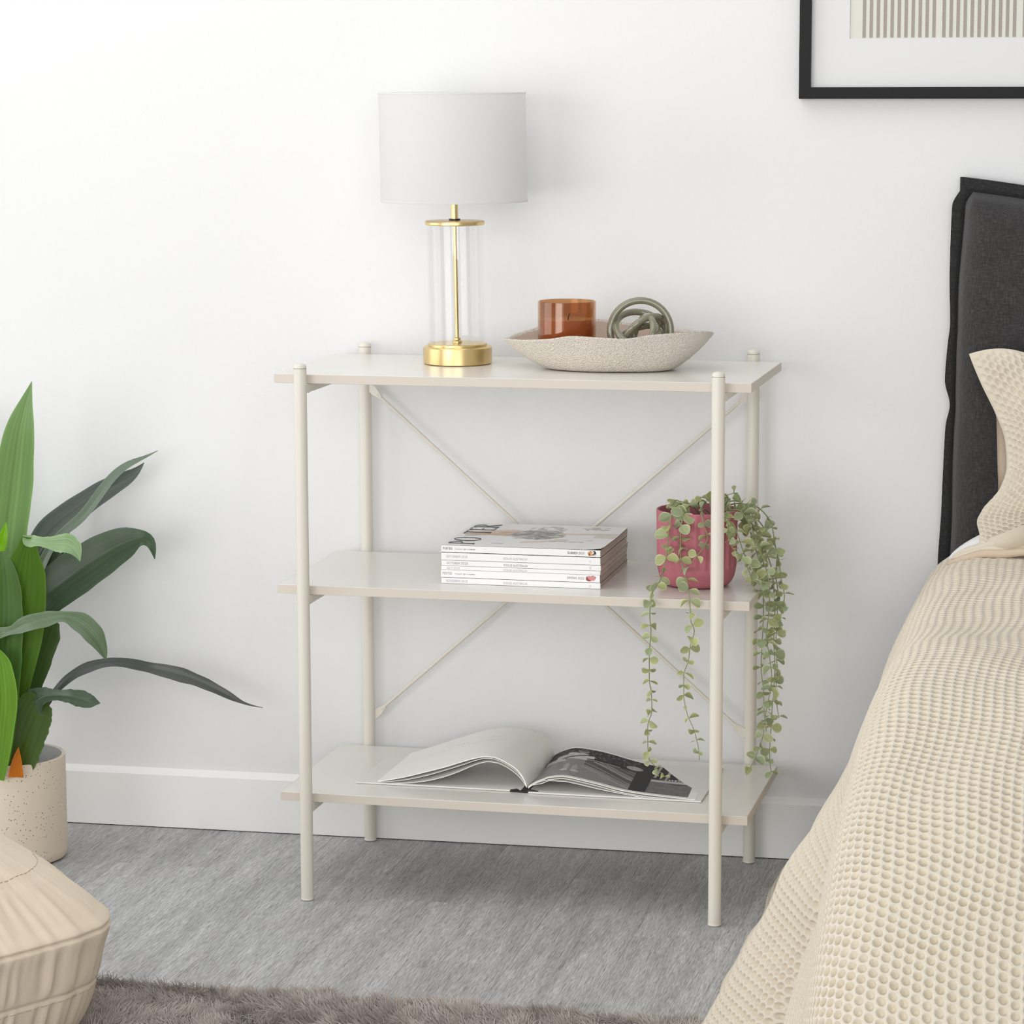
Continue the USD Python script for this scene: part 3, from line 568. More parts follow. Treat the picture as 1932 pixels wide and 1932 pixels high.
lr = np.random.default_rng(11)
def small_leaf(p, d, up, L, W, cup, warm):
    """a rounded leaf from p along d; centre green, pale rim"""
    d = d/np.linalg.norm(d); s = np.cross(d, up); s /= np.linalg.norm(s); nrm = np.cross(s, d)
    prof = [(0, .06), (.09, .34), (.22, .70), (.40, .96), (.58, 1.0), (.75, .86), (.88, .62), (.96, .36), (1.0, .08)]
    rows, cols = [], []
    g1 = np.array(lin(160, 172, 138)); g2 = np.array(lin(184, 186, 118)); rim = np.array(lin(218, 222, 184)); c = (g1*(1 - warm) + g2*warm)*lr.uniform(.86, 1.12)
    for t, w in prof:
        row = []
        for q in (-1, -.8, -.4, 0, .4, .8, 1):
            h = cup*L*(q*w)**2*.5 - cup*L*.25*(t**2)
            row.append(p + d*t*L + s*q*w*W*.5 + nrm*h)
            e = max(abs(q) > .9, t > .97); cols.append(rim if e else (c*(1.12 if abs(q) > .5 else (1.05 if q == 0 else .98))))
        rows.append(row)
    V, F = grid(np.array(rows)); return V, F, np.clip(np.array(cols), 0, 1)
vines = []
def vine(pts, size=1.0, warm=.25, gap=.0185, twist=0.0, taper=True):
    """pts: (px, py, Y); a stem with opposite pairs of leaves turned a quarter each time"""
    vines.append((spline([at(*q) for q in pts], max(12, 6*len(pts))), size, warm, gap, twist, taper))
vine([(1300, 975, .17), (1282, 950, .14), (1270, 962, .098), (1262, 1000, .090), (1258, 1040, .086), (1253, 1075, .082), (1243, 1100, .07), (1229, 1122, .006), (1226, 1160, .000), (1228, 1190, .0), (1226, 1220, .0), (1225, 1250, .0), (1225, 1280, .0), (1229, 1310, .0), (1230, 1340, .0), (1222, 1370, .0), (1222, 1400, .0), (1224, 1430, .005), (1236, 1446, .01), (1255, 1466, .03)], 1.0, .35, .0150)
vine([(1320, 970, .17), (1300, 955, .13), (1288, 975, .096), (1284, 1010, .090), (1284, 1050, .088), (1290, 1075, .085), (1297, 1100, .07), (1300, 1122, .004), (1302, 1150, .0), (1303, 1170, .0), (1310, 1190, .0), (1302, 1220, .0), (1299, 1245, .0), (1290, 1275, .0), (1290, 1310, .0), (1296, 1345, .0), (1310, 1380, .0), (1317, 1408, .005), (1320, 1434, .01)], 1.0, .3, .0160, .8)
vine([(1340, 970, .17), (1325, 962, .12), (1328, 990, .092), (1335, 1015, .088), (1326, 1035, .085), (1312, 1052, .083), (1304, 1064, .084)], 1.0, .2, .016, .3)
vine([(1350, 970, .17), (1372, 975, .10), (1374, 1005, .094), (1380, 1030, .094), (1398, 1050, .10), (1412, 1075, .11), (1420, 1100, .12), (1428, 1130, .12)], 1.0, .3, .016, .5)
vine([(1330, 975, .2), (1318, 950, .19), (1322, 938, .17), (1345, 942, .15)], 1.25, .5, .013, .2)
vine([(1310, 975, .19), (1285, 952, .17), (1278, 944, .16), (1262, 962, .14)], 1.1, .45, .014, .9)
vine([(1340, 975, .2), (1350, 950, .2), (1370, 935, .2), (1392, 930, .2)], 1.1, .3, .015, .4)
vine([(1345, 975, .2), (1385, 945, .2), (1402, 950, .19), (1420, 972, .18), (1432, 1000, .18), (1438, 1035, .18), (1440, 1070, .18)], 1.1, .3, .0165, .1)
vine([(1350, 975, .2), (1390, 950, .22), (1425, 955, .22), (1442, 968, .21), (1456, 990, .2), (1462, 1025, .19), (1470, 1060, .18), (1474, 1095, .17), (1480, 1125, .17), (1474, 1160, .17), (1470, 1200, .17)], 1.0, .15, .0165, .6)
vine([(1350, 975, .2), (1392, 962, .17), (1412, 985, .15), (1425, 1015, .14), (1437, 1050, .14), (1448, 1085, .14), (1452, 1120, .14), (1450, 1160, .14), (1446, 1200, .14), (1452, 1240, .14), (1456, 1280, .14), (1450, 1320, .14), (1444, 1350, .14), (1440, 1385, .14), (1432, 1412, .14), (1420, 1440, .14), (1408, 1463, .14)], 1.15, .25, .0165, .0)
vine([(1350, 975, .2), (1398, 965, .2), (1420, 990, .19), (1440, 1030, .18), (1455, 1070, .17), (1460, 1110, .17), (1462, 1160, .17), (1460, 1210, .17), (1462, 1255, .17), (1460, 1300, .17), (1456, 1345, .17), (1454, 1385, .17), (1452, 1420, .17), (1456, 1462, .17)], 1.1, .2, .0165, .7)
vine([(1350, 975, .2), (1405, 985, .22), (1424, 1030, .22), (1434, 1070, .215), (1440, 1110, .21), (1440, 1160, .21), (1438, 1210, .21), (1436, 1260, .21), (1440, 1300, .21), (1442, 1345, .21), (1446, 1380, .21)], 1.05, .2, .0175, .35)
vine([(1350, 975, .2), (1380, 985, .13), (1394, 1015, .12), (1402, 1040, .125), (1416, 1065, .13), (1430, 1090, .14), (1436, 1112, .14), (1444, 1140, .14)], 1.15, .3, .016, .2)
vine([(1350, 975, .2), (1420, 975, .24), (1450, 1010, .24), (1466, 1045, .235), (1464, 1085, .23), (1468, 1120, .23), (1466, 1165, .23), (1464, 1215, .23), (1466, 1260, .23), (1464, 1305, .23), (1470, 1355, .23)], 1.0, .15, .019, .9)
nleaf = 0; rest = []
for pts, size, warm, gap, tw, taper in vines:
    st = obj('stem', tube(pts, np.linspace(.0013, .0007, len(pts)), 6), 'vine_stem', tp, True)
    dp = np.diff(pts, axis=0); d = np.r_[0, np.cumsum(np.hypot(np.hypot(dp @ _R, dp @ _U), .25*(dp @ _F)))]; pos = .028; k = 0
    while pos < d[-1]:
        p = np.array([np.interp(pos, d, pts[:, q]) for q in range(3)]); p2 = np.array([np.interp(min(d[-1], pos + .004), d, pts[:, q]) for q in range(3)]); p1 = np.array([np.interp(pos - .004, d, pts[:, q]) for q in range(3)])
        t = (p2 - p1)/np.linalg.norm(p2 - p1)
        e1 = np.cross(t, [.25, 1.0, .1]); e1 /= np.linalg.norm(e1); e2 = np.cross(t, e1)
        ang = (k % 2)*np.pi/2 + tw + lr.uniform(-.35, .35)
        for sgn in (1, -1):
            o = (e1*math.cos(ang) + e2*math.sin(ang))*sgn
            fade = 1.0 if not taper else 1.0 - .30*(pos/d[-1])
            L = size*fade*lr.uniform(.0185, .0265)*(.66 if lr.random() < .25 else 1)
            dr = o + t*lr.uniform(.05, .55) + np.array([0, 0, lr.uniform(-.25, .15)])
            up = -t*lr.uniform(.2, 1.0) + o*lr.uniform(.0, .3) + lr.normal(0, .55, 3) - _F*lr.uniform(-.1, .7)
            if True:
                V, F, C = small_leaf(p + o*.0008, dr, up, L, L*lr.uniform(.74, .98), lr.uniform(.15, .7), float(np.clip(warm + lr.uniform(-.3, .4), 0, 1)))
                if nleaf < 296: obj('leaf', (V, F), 'small_leaf', st, True, col=C); nleaf += 1
                else: rest.append((V, F, C))
        pos += 1.32*gap*lr.uniform(.85, 1.15); k += 1
if rest:
    n0 = np.cumsum([0] + [len(q[0]) for q in rest]); obj('foliage', (np.vstack([q[0] for q in rest]), np.vstack([q[1] + o for q, o in zip(rest, n0)])), 'small_leaf', tp, True, col=np.vstack([q[2] for q in rest]), kind='stuff')

# ------------------------------------------------------------------ floor plant in speckled planter
FC = np.array([-1.033, .165]); fr = .1045; fz = .206
fp = thing('floor_plant', 'tall leafy plant with long glossy strap leaves in a speckled beige planter on the floor', 'potted plant', (FC[0], FC[1], 0))
obj('planter', lathe([(0, .001), (fr - .010, .001), (fr - .004, .004), (fr - .0005, .012), (fr, .02), (fr, fz - .0015), (fr - .0015, fz), (fr - .0055, fz)], (FC[0], FC[1], 0), 96), 'speckled_clay', fp, 35)
obj('planter_liner', lathe([(fr - .0055, fz), (fr - .007, fz - .0015), (fr - .008, .10), (0, .10)], (FC[0], FC[1], 0), 96), 'planter_glaze', fp, 35, label='pale glazed inside of the planter')
obj('soil', lathe([(0, .135), (.05, .13), (fr - .0085, .120), (fr - .0085, .105), (0, .105)], (FC[0], FC[1], 0), 48), 'soil', fp, 40)
gl = np.random.default_rng(5)
def strap_leaf(pts, tone, fold=.25, turn=0.0, wave=.0, n=70, m=17, dark=1.0, mat_='broad_leaf', tip=None):
    """pts: (px, py, Y, half width in px); turn leans the blade out of the picture's plane"""
    pts = np.array(pts, float); c = np.array([at(*q[:3]) for q in pts]); d = np.r_[0, np.cumsum(np.linalg.norm(np.diff(c, axis=0), axis=1))]; d /= d[-1]
    s = np.linspace(0, 1, n); C = PchipInterpolator(d, c)(s); hw = PchipInterpolator(d, pts[:, 3])(s)
    # smooth the spine a little
    for _ in range(6): C[1:-1] = .5*C[1:-1] + .25*(C[2:] + C[:-2])
    T = np.gradient(C, axis=0); T /= np.linalg.norm(T, axis=1, keepdims=True)
    view = C - CAM; dist = np.linalg.norm(view, axis=1, keepdims=True); view /= dist
    W = np.cross(T, view); W /= np.linalg.norm(W, axis=1, keepdims=True); Nn = np.cross(W, T)
    tr = turn if np.ndim(turn) else np.full(n, turn); tr = np.interp(s, np.linspace(0, 1, len(tr)), tr)[:, None]
    Wd = W + Nn*np.tan(tr); q = np.linspace(-1, 1, m); half = (hw/FPX*dist[:, 0])[:, None]
    nv = np.array([-np.cross(w, t) for w, t in zip(Wd, T)]); nv /= np.linalg.norm(nv, axis=1, keepdims=True)
    ph = gl.uniform(0, 6)
    edge = 1 + wave*np.sin(s*38 + ph)[:, None]*np.abs(q)[None, :]**2 + wave*.7*np.sin(s*71 + ph*2)[:, None]*np.abs(q)[None, :]**3
    P = C[:, None] + Wd[:, None]*(q[None, :]*half*edge)[..., None] + nv[:, None]*((fold*np.abs(q)[None, :] - .35*fold*(np.abs(q)[None, :]**2))*half + wave*.8*half*np.sin(s*30 + ph)[:, None]*q[None, :]**2)[..., None]
    # ribs along the blade
    rb = np.cos(q*np.pi*7.5)*.5 + .5; base = np.array(lin(*tone))
    nz = meshkit.fbm(np.stack([np.broadcast_to(q[None]*9, (n, m)), np.broadcast_to(s[:, None]*3, (n, m)), np.full((n, m), ph)], -1), 3, 2)
    col = base*dark*(.80 + .18*rb[None, :] + .55*(nz - .5))[..., None]; col[:, m//2] = base*dark*1.0; col[:, [0, -1]] = col[:, [0, -1]]*1.25 + .01
    obj('leaf', grid(P), mat_, fp, True, col=np.clip(col, 0, 1).reshape(-1, 3))
MID, DK, GRY, BR, LT = (92, 122, 68), (62, 84, 56), (88, 98, 90), (96, 140, 46), (142, 172, 122)
strap_leaf([(-18, 1480, .16, 22), (-8, 1300, .16, 30), (4, 1100, .16, 34), (14, 1010, .15, 37), (24, 930, .14, 37), (31, 868, .13, 34), (40, 802, .12, 25), (50, 758, .12, 12), (60, 720, .12, .6)], (118, 154, 88), .22, .25, .015)
strap_leaf([(5, 1470, .20, 14), (30, 1250, .22, 18), (55, 1100, .25, 20), (88, 1010, .28, 26), (135, 970, .31, 24), (190, 930, .34, 20), (235, 905, .36, 14), (258, 892, .37, 8), (272, 873, .37, .6)], GRY, .3, .35, .02)
strap_leaf([(15, 1440, .17, 8), (60, 1120, .2, 10), (110, 1012, .24, 8), (150, 982, .27, 9), (184, 938, .29, 9), (212, 900, .31, 8), (244, 874, .33, 6), (272, 864, .34, 3), (298, 850, .35, .5)], (116, 132, 114), .3, .6, .0)
strap_leaf([(12, 1470, .18, 16), (30, 1300, .19, 22), (52, 1185, .20, 28), (84, 1130, .21, 36), (122, 1096, .23, 41), (165, 1066, .25, 41), (205, 1040, .27, 36), (240, 1022, .28, 28), (266, 1013, .29, 17), (284, 1018, .28, 11), (289, 1032, .275, 7), (292, 1055, .27, .6)], DK, .22, .15, .02)
strap_leaf([(20, 1450, .17, 12), (40, 1330, .16, 24), (64, 1240, .16, 34), (80, 1190, .165, 36), (96, 1165, .17, 20)], (66, 92, 42), .3, .0, .01)
strap_leaf([(0, 1470, .12, 20), (15, 1330, .10, 34), (28, 1250, .09, 38), (40, 1180, .09, 36)], (72, 100, 48), .25, .1, .01)
strap_leaf([(5, 1440, .10, 20), (14, 1300, .08, 40), (30, 1180, .07, 52), (46, 1080, .06, 40), (52, 1035, .05, 20), (56, 1014, .045, 14)], (84, 124, 30), .2, .0, .0, dark=.95)
strap_leaf([(52, 1010, .05, 8), (56, 1021, .04, 12), (76, 1022, .03, 9), (100, 1025, .025, 13), (124, 1026, .02, 19), (138, 1034, .015, 16), (146, 1046, .01, 8), (151, 1059, .005, .6)], LT, .25, .3, .03)
strap_leaf([(30, 1420, .19, 8), (40, 1300, .20, 12), (52, 1180, .21, 18), (70, 1110, .22, 20), (84, 1060, .23, 14), (98, 1020, .24, 6)], (58, 78, 52), .3, .35, .0)
strap_leaf([(-12, 1480, .08, 22), (0, 1330, .06, 34), (6, 1200, .05, 37), (8, 1120, .045, 33), (6, 1070, .04, 22), (2, 1040, .038, 8)], (80, 116, 52), .25, .15, .01)
strap_leaf([(-30, 1300, .04, 20), (-12, 1200, .02, 14), (20, 1190, .0, 8), (50, 1177, -.015, 15), (88, 1169, -.02, 14), (122, 1163, -.025, 10), (150, 1173, -.03, 18), (172, 1192, -.035, 20), (188, 1216, -.04, 13), (196, 1232, -.04, 7), (200, 1246, -.04, .6)], (98, 120, 88), .25, .35, .03)
strap_leaf([(60, 1400, .16, 5), (95, 1318, .18, 5), (112, 1296, .19, 7), (140, 1272, .21, 9), (175, 1256, .23, 9.5), (210, 1249, .25, 8.5), (250, 1253, .27, 9), (290, 1262, .29, 11), (330, 1271, .30, 13), (372, 1284, .31, 12), (405, 1299, .315, 9), (440, 1317, .32, 6), (462, 1328, .32, 2.5), (496, 1335, .32, .5)], (84, 88, 84), .35, .3, .05)
strap_leaf([(22, 1470, .09, 24), (36, 1420, .085, 38), (52, 1370, .08, 40), (68, 1334, .075, 36), (80, 1318, .07, 26)], (78, 104, 44), .25, .0, .02)
strap_leaf([(66, 1326, .07, 26), (84, 1314, .06, 16), (108, 1312, .05, 10), (132, 1314, .04, 13), (154, 1320, .035, 16), (172, 1325, .03, 12), (182, 1326, .03, 6), (189, 1327, .03, .6)], (74, 94, 72), .3, .4, .03)
strap_leaf([(-6, 1470, .05, 14), (0, 1380, .03, 26), (4, 1310, .02, 29), (0, 1255, .015, 22), (-8, 1225, .01, 6)], (110, 158, 44), .3, .2, .0)
strap_leaf([(30, 1466, .065, 14), (31, 1445, .062, 11), (35, 1410, .06, .6)], (215, 120, 20), .3, 0, .02)
strap_leaf([(-30, 1060, .09, 6), (-6, 1040, .085, 12), (6, 1012, .08, 8), (11, 985, .08, .6)], (130, 190, 20), .3, 0, .0)
strap_leaf([(30, 1440, .26, 10), (70, 1200, .3, 12), (120, 1010, .36, 10), (140, 955, .38, 5), (145, 936, .385, .6)], DK, .3, .3, .0)
for (dx, h, y, lean_, wd) in ((-70, 760, .25, -60, 34), (-110, 930, .12, -120, 36), (-60, 1050, .02, -150, 32), (-40, 880, .33, -30, 30), (-90, 1180, .05, -190, 30)):
    strap_leaf([(0 + dx*.3, 1450, .165, 14), (dx*.6, 1300, .165*.6 + y*.4, wd*.8), (dx, (h + 1300)/2, y, wd), (dx + lean_*.5, h + 60, y, wd*.7), (dx + lean_, h, y, .8)], MID, .25, .2, .015)

# ------------------------------------------------------------------ picture on the wall
def on_wall(m): return skew(m)
fx0, fx1, fz0, fz1, fw, fd = .4585, 1.1600, 1.4680, 2.1700, .0215, .028
pic = thing('framed_print', 'thin black frame with white mount and brown striped print on the wall above the bed', 'picture', (.81, wall_y(.81), 1.468))
fb = BT - .0005; ff = fb - fd           # local depth: the wall face is at BT
def mitre(p0, p1, q0, q1):              # rail from two outer corners and two inner corners in (x, z)
    pts = [(x, y, z) for y in (ff, fb) for x, z in (p0, p1, q1, q0)]; return on_wall(trimesh.convex.convex_hull(np.array(pts)))
o = [(fx0, fz0), (fx1, fz0), (fx1, fz1), (fx0, fz1)]; i_ = [(fx0 + fw, fz0 + fw), (fx1 - fw, fz0 + fw), (fx1 - fw, fz1 - fw), (fx0 + fw, fz1 - fw)]
for k in range(4): obj('frame_rail', mitre(o[k], o[(k + 1) % 4], i_[k], i_[(k + 1) % 4]), 'black_frame', pic)
mx0, mx1, mz0, mz1 = .5505, 1.0680, 1.5785, 2.0600
md = ff + .0125
mount = Polygon([(fx0 + .01, fz0 + .01), (fx1 - .01, fz0 + .01), (fx1 - .01, fz1 - .01), (fx0 + .01, fz1 - .01)], [[(mx0, mz0), (mx1, mz0), (mx1, mz1), (mx0, mz1)]])
mm = trimesh.creation.extrude_polygon(mount, .0022, engine='earcut'); v = np.array(mm.vertices); mm = trimesh.Trimesh(np.stack([v[:, 0], md + .0022 - v[:, 2], v[:, 1]], 1), mm.faces, process=False); mm.fix_normals()
obj('mount', on_wall(mm), 'mat_board', pic)
pt = obj('print', on_wall(trimesh.creation.box(bounds=[[mx0 - .01, md + .0026, mz0 - .01], [mx1 + .01, md + .0032, mz1 + .01]])), 'print_paper', pic)
for g in range(3):
    for k in range(11):
        xs = mx0 + .0235 + g*(.1465) + k*.01283
        if xs + .006 < mx1 - .005: obj('stripe', on_wall(trimesh.creation.box(bounds=[[xs, md + .0022, mz0 + .0016], [xs + .0062, md + .0027, mz1 - .03]])), 'print_stripe', pt)
obj('back_panel', on_wall(trimesh.creation.box(bounds=[[fx0 + .006, md + .004, fz0 + .006], [fx1 - .006, fb - .001, fz1 - .006]])), 'bed_timber', pic)

# ------------------------------------------------------------------ bed
bed = thing('bed', 'bed with charcoal linen headboard with a flat flanged border against the wall', 'bed', (1.3, -.45, 0))
def interp(xs, ys): return PchipInterpolator(xs, ys)
def headboard():
    W, zt, zb, K = 1.22, 1.318, .22, 6
    ed = np.array([at(x, y, .43) for x, y in ((1767, 1066), (1774, 960), (1779, 850), (1782, 795), (1790, 755), (1781, 707), (1787, 633), (1791, 600), (1790, 500), (1795, 370), (1812, 338))])
    left = interp(np.r_[.22, ed[:, 2]], np.r_[ed[0, 0], ed[:, 0]])
    top = lambda x: zt + .004 - .018*np.clip((x - .765)/.12, 0, 1) + .004*np.sin((x - .7)*9)
    inner_a, inner_b = np.linspace(0, 1, 170), np.linspace(0, 1, 150)
    b = np.r_[inner_b, np.arange(1, K + 1)/K + 1]            # 0..1 the cushion, 1..2 the flange on top
    a = np.r_[np.arange(K)/K - 1, inner_a, np.arange(1, K + 1)/K + 1]   # -1..0 and 1..2 the flanges at the sides
    a, b = a[:, None], b[None, :]
    zr = zb + (zt - zb)*np.clip(b, 0, 1) + 0*a
    w = interp([.2, .605, .80, .872, .912, .96, 1.035, 1.07, 1.29, 1.4], [.022, .022, .017, .016, .0105, .020, .016, .014, .024, .024])(zr)
    x0 = left(np.clip(zr, .22, ed[-1, 2])); dx = np.where(a < 0, (a + 1)*w, np.where(a > 1, W - w + (a - 1)*w, w + (W - 2*w)*np.clip(a, 0, 1)))
    x = x0 + dx; wt = .025
    z = np.where(b > 1, top(x) - wt*(2 - b), zb + (top(x) - wt - zb)*np.clip(b, 0, 1))
    dl = np.minimum(dx, W - dx) - w; dt = top(x) - z - wt; din = np.minimum(dl, dt)
    pad = np.clip(din/.05, 0, 1); pad = np.sqrt(np.clip(1 - (1 - pad)**2.2, 0, 1))
    yb_ = .4525 + WB*x + BT
    groove = -.005*np.exp(-(din/.004)**2)
    wr = meshkit.fbm(np.stack([x*6, z*6, 0*x], -1), 3, 8)
    y = yb_ - .030 - .062*pad - groove - .010*(wr - .5)*(.3 + pad) - .003*np.sin(z*23 + x*4)*(1 - pad)
    P = np.stack([x, y, z], -1); B_ = np.stack([x, np.broadcast_to(yb_ - .014, x.shape), z], -1)
    return P, B_, (din <= 1e-6)
P, B_, fl = headboard(); V, F = grid(P, True); flf = fl.ravel()
sel = flf[F].all(1)
hb = obj('headboard', (V, F[~sel]), 'charcoal_linen', bed, True)
edge = [tmesh(grid(np.stack([P[0], B_[0]], 1))), tmesh(grid(np.stack([P[-1], B_[-1]], 1), True)), tmesh(grid(np.stack([P[:, -1], B_[:, -1]], 1))), tmesh(grid(B_))]
obj('flange', cat_([trimesh.Trimesh(V, F[sel], process=False)] + edge), 'charcoal_trim', hb, 50)
obj('mattress', cbox(.79, 1.86, -1.00, .355, .30, .52, .03), 'bed_sheet', bed)
obj('bed_base', cbox(.80, 1.85, -.98, .36, .12, .295, .004), 'bed_timber', bed)
for x in (.84, 1.79):
    for y in (-.92, .30): obj('leg', lathe([(0, .0), (.018, .0), (.026, .12), (0, .12)], (x, y, 0), 20), 'bed_timber', bed, 40)

# ---- waffle duvet: a draped sheet with real dimples
DU, DV = .0150, .0153
def dimples(u, v, depth=.0074, jit=0):
    """honeycomb of round pits: columns DU apart, pits DV apart, every other column shifted by half"""
    uu = u + .0030*np.sin(v*19 + u*5) + .0014*np.sin(u*33 + v*13); vv = v + .0030*np.sin(u*17 + 1 + v*4) + .0014*np.sin(v*29 + u*21)
    c = np.round(uu/DU); fu = uu - c*DU; sh = (c % 2)*DV*.5
    r = np.round((vv - sh)/DV); fv = vv - sh - r*DV
    d = np.sqrt((fu/.0050)**2 + (fv/.0050)**2)
    pit = 1/(1 + np.exp((d - .98)*10))
    rim = np.exp(-((d - 1.22)/.22)**2)
    h = ((c*12.9898 + r*78.233) % 1.0)
    return -depth*pit*(.85 + .3*h) + .0006*rim
zs_x = interp([.452, .462, .50, .537, .576, .616, .645, .672, .70, .735, .77, .80, .85, .95, 1.3, 2.0], [.004, .016, .068, .124, .190, .262, .360, .470, .540, .601, .626, .636, .642, .649, .656, .656])
drop_y = interp([-1.9, -1.66, -1.58, -1.46, -1.30, -1.12, -.92, -.70, .5], [1.0, 1.0, .80, .50, .26, .11, .03, .0, .0])
xa = np.linspace(.452, 1.9, 4000); sa = np.r_[0, np.cumsum(np.hypot(np.diff(xa), np.diff(zs_x(xa))))]
ya = np.linspace(.375, -1.665, 4000); sy = np.r_[0, np.cumsum(np.hypot(np.diff(ya), .62*np.diff(drop_y(ya))))]
uf = np.concatenate([np.arange(0, .99, .0017), np.arange(.99, sa[-1], .0055)]); vf_ = np.arange(0, sy[-1], .0018)
Uu, Vv = np.meshgrid(uf, vf_, indexing='ij')
X = np.interp(Uu, sa, xa); Yy = np.interp(Vv, sy, ya)
Zx = zs_x(X); Dp = drop_y(Yy)
sm = lambda t: np.clip(t, 0, 1)**2*(3 - 2*np.clip(t, 0, 1))
low = sm((.60 - Zx)/.42)
tuck = sm((-.74 - Yy)/.22)
shift = low*(.080*tuck + .150*np.exp(-((Yy + .975)/.045)**2) - .012*np.exp(-((Yy + .72)/.09)**2))
und = low*(.0035*np.sin(Yy*11 + 1.0) + .0025*np.sin(Yy*23 + Zx*6))
lean_g = interp([-.1, .0, .10, .20, .30, .39, .46, .55, .60, .64, .8], [0, 0, -.018, -.030, -.034, .004, .033, .020, .010, .0, .0])(Zx)
X2 = X + shift + und*(1 - tuck*.5) + .7*sm((.12 - Yy)/.62)*lean_g
soft = meshkit.fbm(np.stack([X*5, Yy*5, 0*X], -1), 3, 31) - .5
puff = .022*soft*(1 - low*.6)*(1 - .7*sm((Yy - .05)/.2)) + .010*np.exp(-((X - .83)/.10)**2)*np.sin(Yy*7)
head = 0*Yy
Zz = (Zx)*(1 - Dp*.985) + (puff + head)*(1 - Dp) + .0
Y2 = Yy - .018*np.sin(X*14 + 2)*Dp*1.2
P = np.stack([X2, Y2, np.maximum(Zz, .003)], -1)
N = normals_of(P); N *= np.sign(N[..., 2].mean())
P = P + N*dimples(Uu, Vv)[..., None]; P[..., 2] = np.maximum(P[..., 2], .002)
vf2 = grid(P); mt = tmesh((vf2[0], vf2[1][:2000]))
if mt.face_normals[:, 2].mean() < 0: vf2 = grid(P, True)
dv = obj('duvet', vf2, 'waffle_cotton', None, True)
tag(dv, 'beige honeycomb-waffle duvet draped over the bed and down its side', 'duvet')

# ---- pillows
WPX = [(1846, 1040), (1848, 1012), (1843, 985), (1853, 962), (1886, 922), (1899, 880), (1896, 832), (1880, 785), (1850, 722), (1828, 668)]
def pillow_left(b):
    pts = np.array([at(x, y, .245 + .085*k/(len(WPX) - 1)) for k, (x, y) in enumerate(WPX)]); d = np.linspace(0, 1, len(WPX)); return PchipInterpolator(d, pts)(b)
n, m = 300, 210
b = np.linspace(0, 1, m); Lft = pillow_left(b); a = np.linspace(0, 1, n)[:, None]
wd = 1.50 - Lft[:, 0]; Rgt = Lft.copy(); Rgt[:, 0] = 2*1.165 - Lft[:, 0]
Pm = Lft[None]*(1 - a[..., None]) + Rgt[None]*a[..., None]
A_, B2_ = np.broadcast_to(a, (n, m)), np.broadcast_to(b[None], (n, m))
Pm[..., 2] += .012*np.sin(np.pi*np.clip(A_*6, 0, 1))*B2_**3 - .012*np.sin(np.pi*A_)*B2_**3
thk = .085*np.clip(np.sin(np.pi*np.clip(A_, 0, 1)), 0, 1)**.55*np.clip(np.sin(np.pi*np.clip(B2_*.94 + .05, 0, 1)), 0, 1)**.5
wr = meshkit.fbm(np.stack([Pm[..., 0]*8, Pm[..., 2]*8, 0*A_], -1), 3, 12) - .5
nrm = np.array([-.12, -.90, .42]); nrm /= np.linalg.norm(nrm)
Pf = Pm + nrm*(thk + .02*wr*(thk > .01))[..., None]
Nf = normals_of(Pf); Nf *= np.sign((Nf @ nrm).mean())
Pf = Pf + Nf*(dimples(A_*.92 + .002, B2_*.50, .0052)*np.clip(np.minimum(A_*40, np.minimum(B2_, 1 - B2_)*25), 0, 1))[..., None]
pil = thing('waffle_pillow', 'beige honeycomb-waffle pillow with pulled-out corner leaning on the charcoal headboard', 'pillow', tuple(Pm.reshape(-1, 3).mean(0)*[1, 1, 0] + [0, 0, .62]))
vfp = grid(Pf); mt = tmesh((vfp[0], vfp[1][:3000]))
if (mt.face_normals @ nrm).mean() < 0: vfp = grid(Pf, True)
obj('front_panel', vfp, 'waffle_cotton', pil, True)
LB2 = [(1850, 1038), (1852, 1012), (1848, 988), (1872, 960), (1883, 920), (1882, 880), (1881, 832), (1879.5, 786), (1852, 722), (1830, 669)]
pts = np.array([at(x, y, .275 + .065*k/(len(LB2) - 1)) for k, (x, y) in enumerate(LB2)]); Lb = PchipInterpolator(np.linspace(0, 1, len(LB2)), pts)(b)
Rb = Lb.copy(); Rb[:, 0] = 2*1.165 - Lb[:, 0]; Pb = Lb[None]*(1 - a[..., None]) + Rb[None]*a[..., None]
Pb = Pb - nrm*(.55*thk*.6 + .004*np.sin(B2_*30)*np.clip(A_*8, 0, 1))[..., None]; Pb[..., 1] = np.minimum(Pb[..., 1], .372)
obj('back_panel', grid(Pb), 'lining', pil, True, label='plain pinkish beige back of the pillow')
hem = spline([at(*q) for q in ((1788, 1064, .250), (1806, 1059, .245), (1831, 1051, .238), (1857, 1045, .228), (1895, 1045, .222), (1932, 1041, .22), (1980, 1040, .22), (2100, 1040, .22), (2300, 1040, .22))], 60)
rr = np.interp(np.linspace(0, 1, 60), [0, .02, .05, .2, 1], [.002, .0055, .0075, .0080, .0080])
hm = tube(hem, rr, 14); obj('hem', hm, 'lining', pil, True, label='plain folded hem of the pillow cover')
hem2 = hem + np.array([.004, .006, .0085]); obj('hem', tube(hem2, rr*.62, 12), 'waffle_cotton', pil, True)
lo = spline([at(*q) for q in ((1796, 1056, .258), (1815, 1049, .254), (1850, 1041, .24), (1880, 1041, .235), (1932, 1036, .23), (2300, 1034, .23))], 60)
up = spline([at(*q) for q in ((1803, 1050, .268), (1825, 1037, .266), (1850, 1023, .25), (1880, 1010, .225), (1932, 992, .20), (2300, 992, .20))], 60)
w = np.linspace(0, 1, 16)[None, :, None]; Pl = lo[:, None]*(1 - w) + up[:, None]*w
Nl = normals_of(Pl); Nl *= np.sign((Nl @ np.array([0, -.6, .8])).mean()); Pl = Pl + Nl*(.006*np.sin(np.linspace(0, np.pi, 16))[None, :, None] + .003*np.sin(np.linspace(0, 32, 60))[:, None, None])
vl = grid(Pl); mt = tmesh(vl)
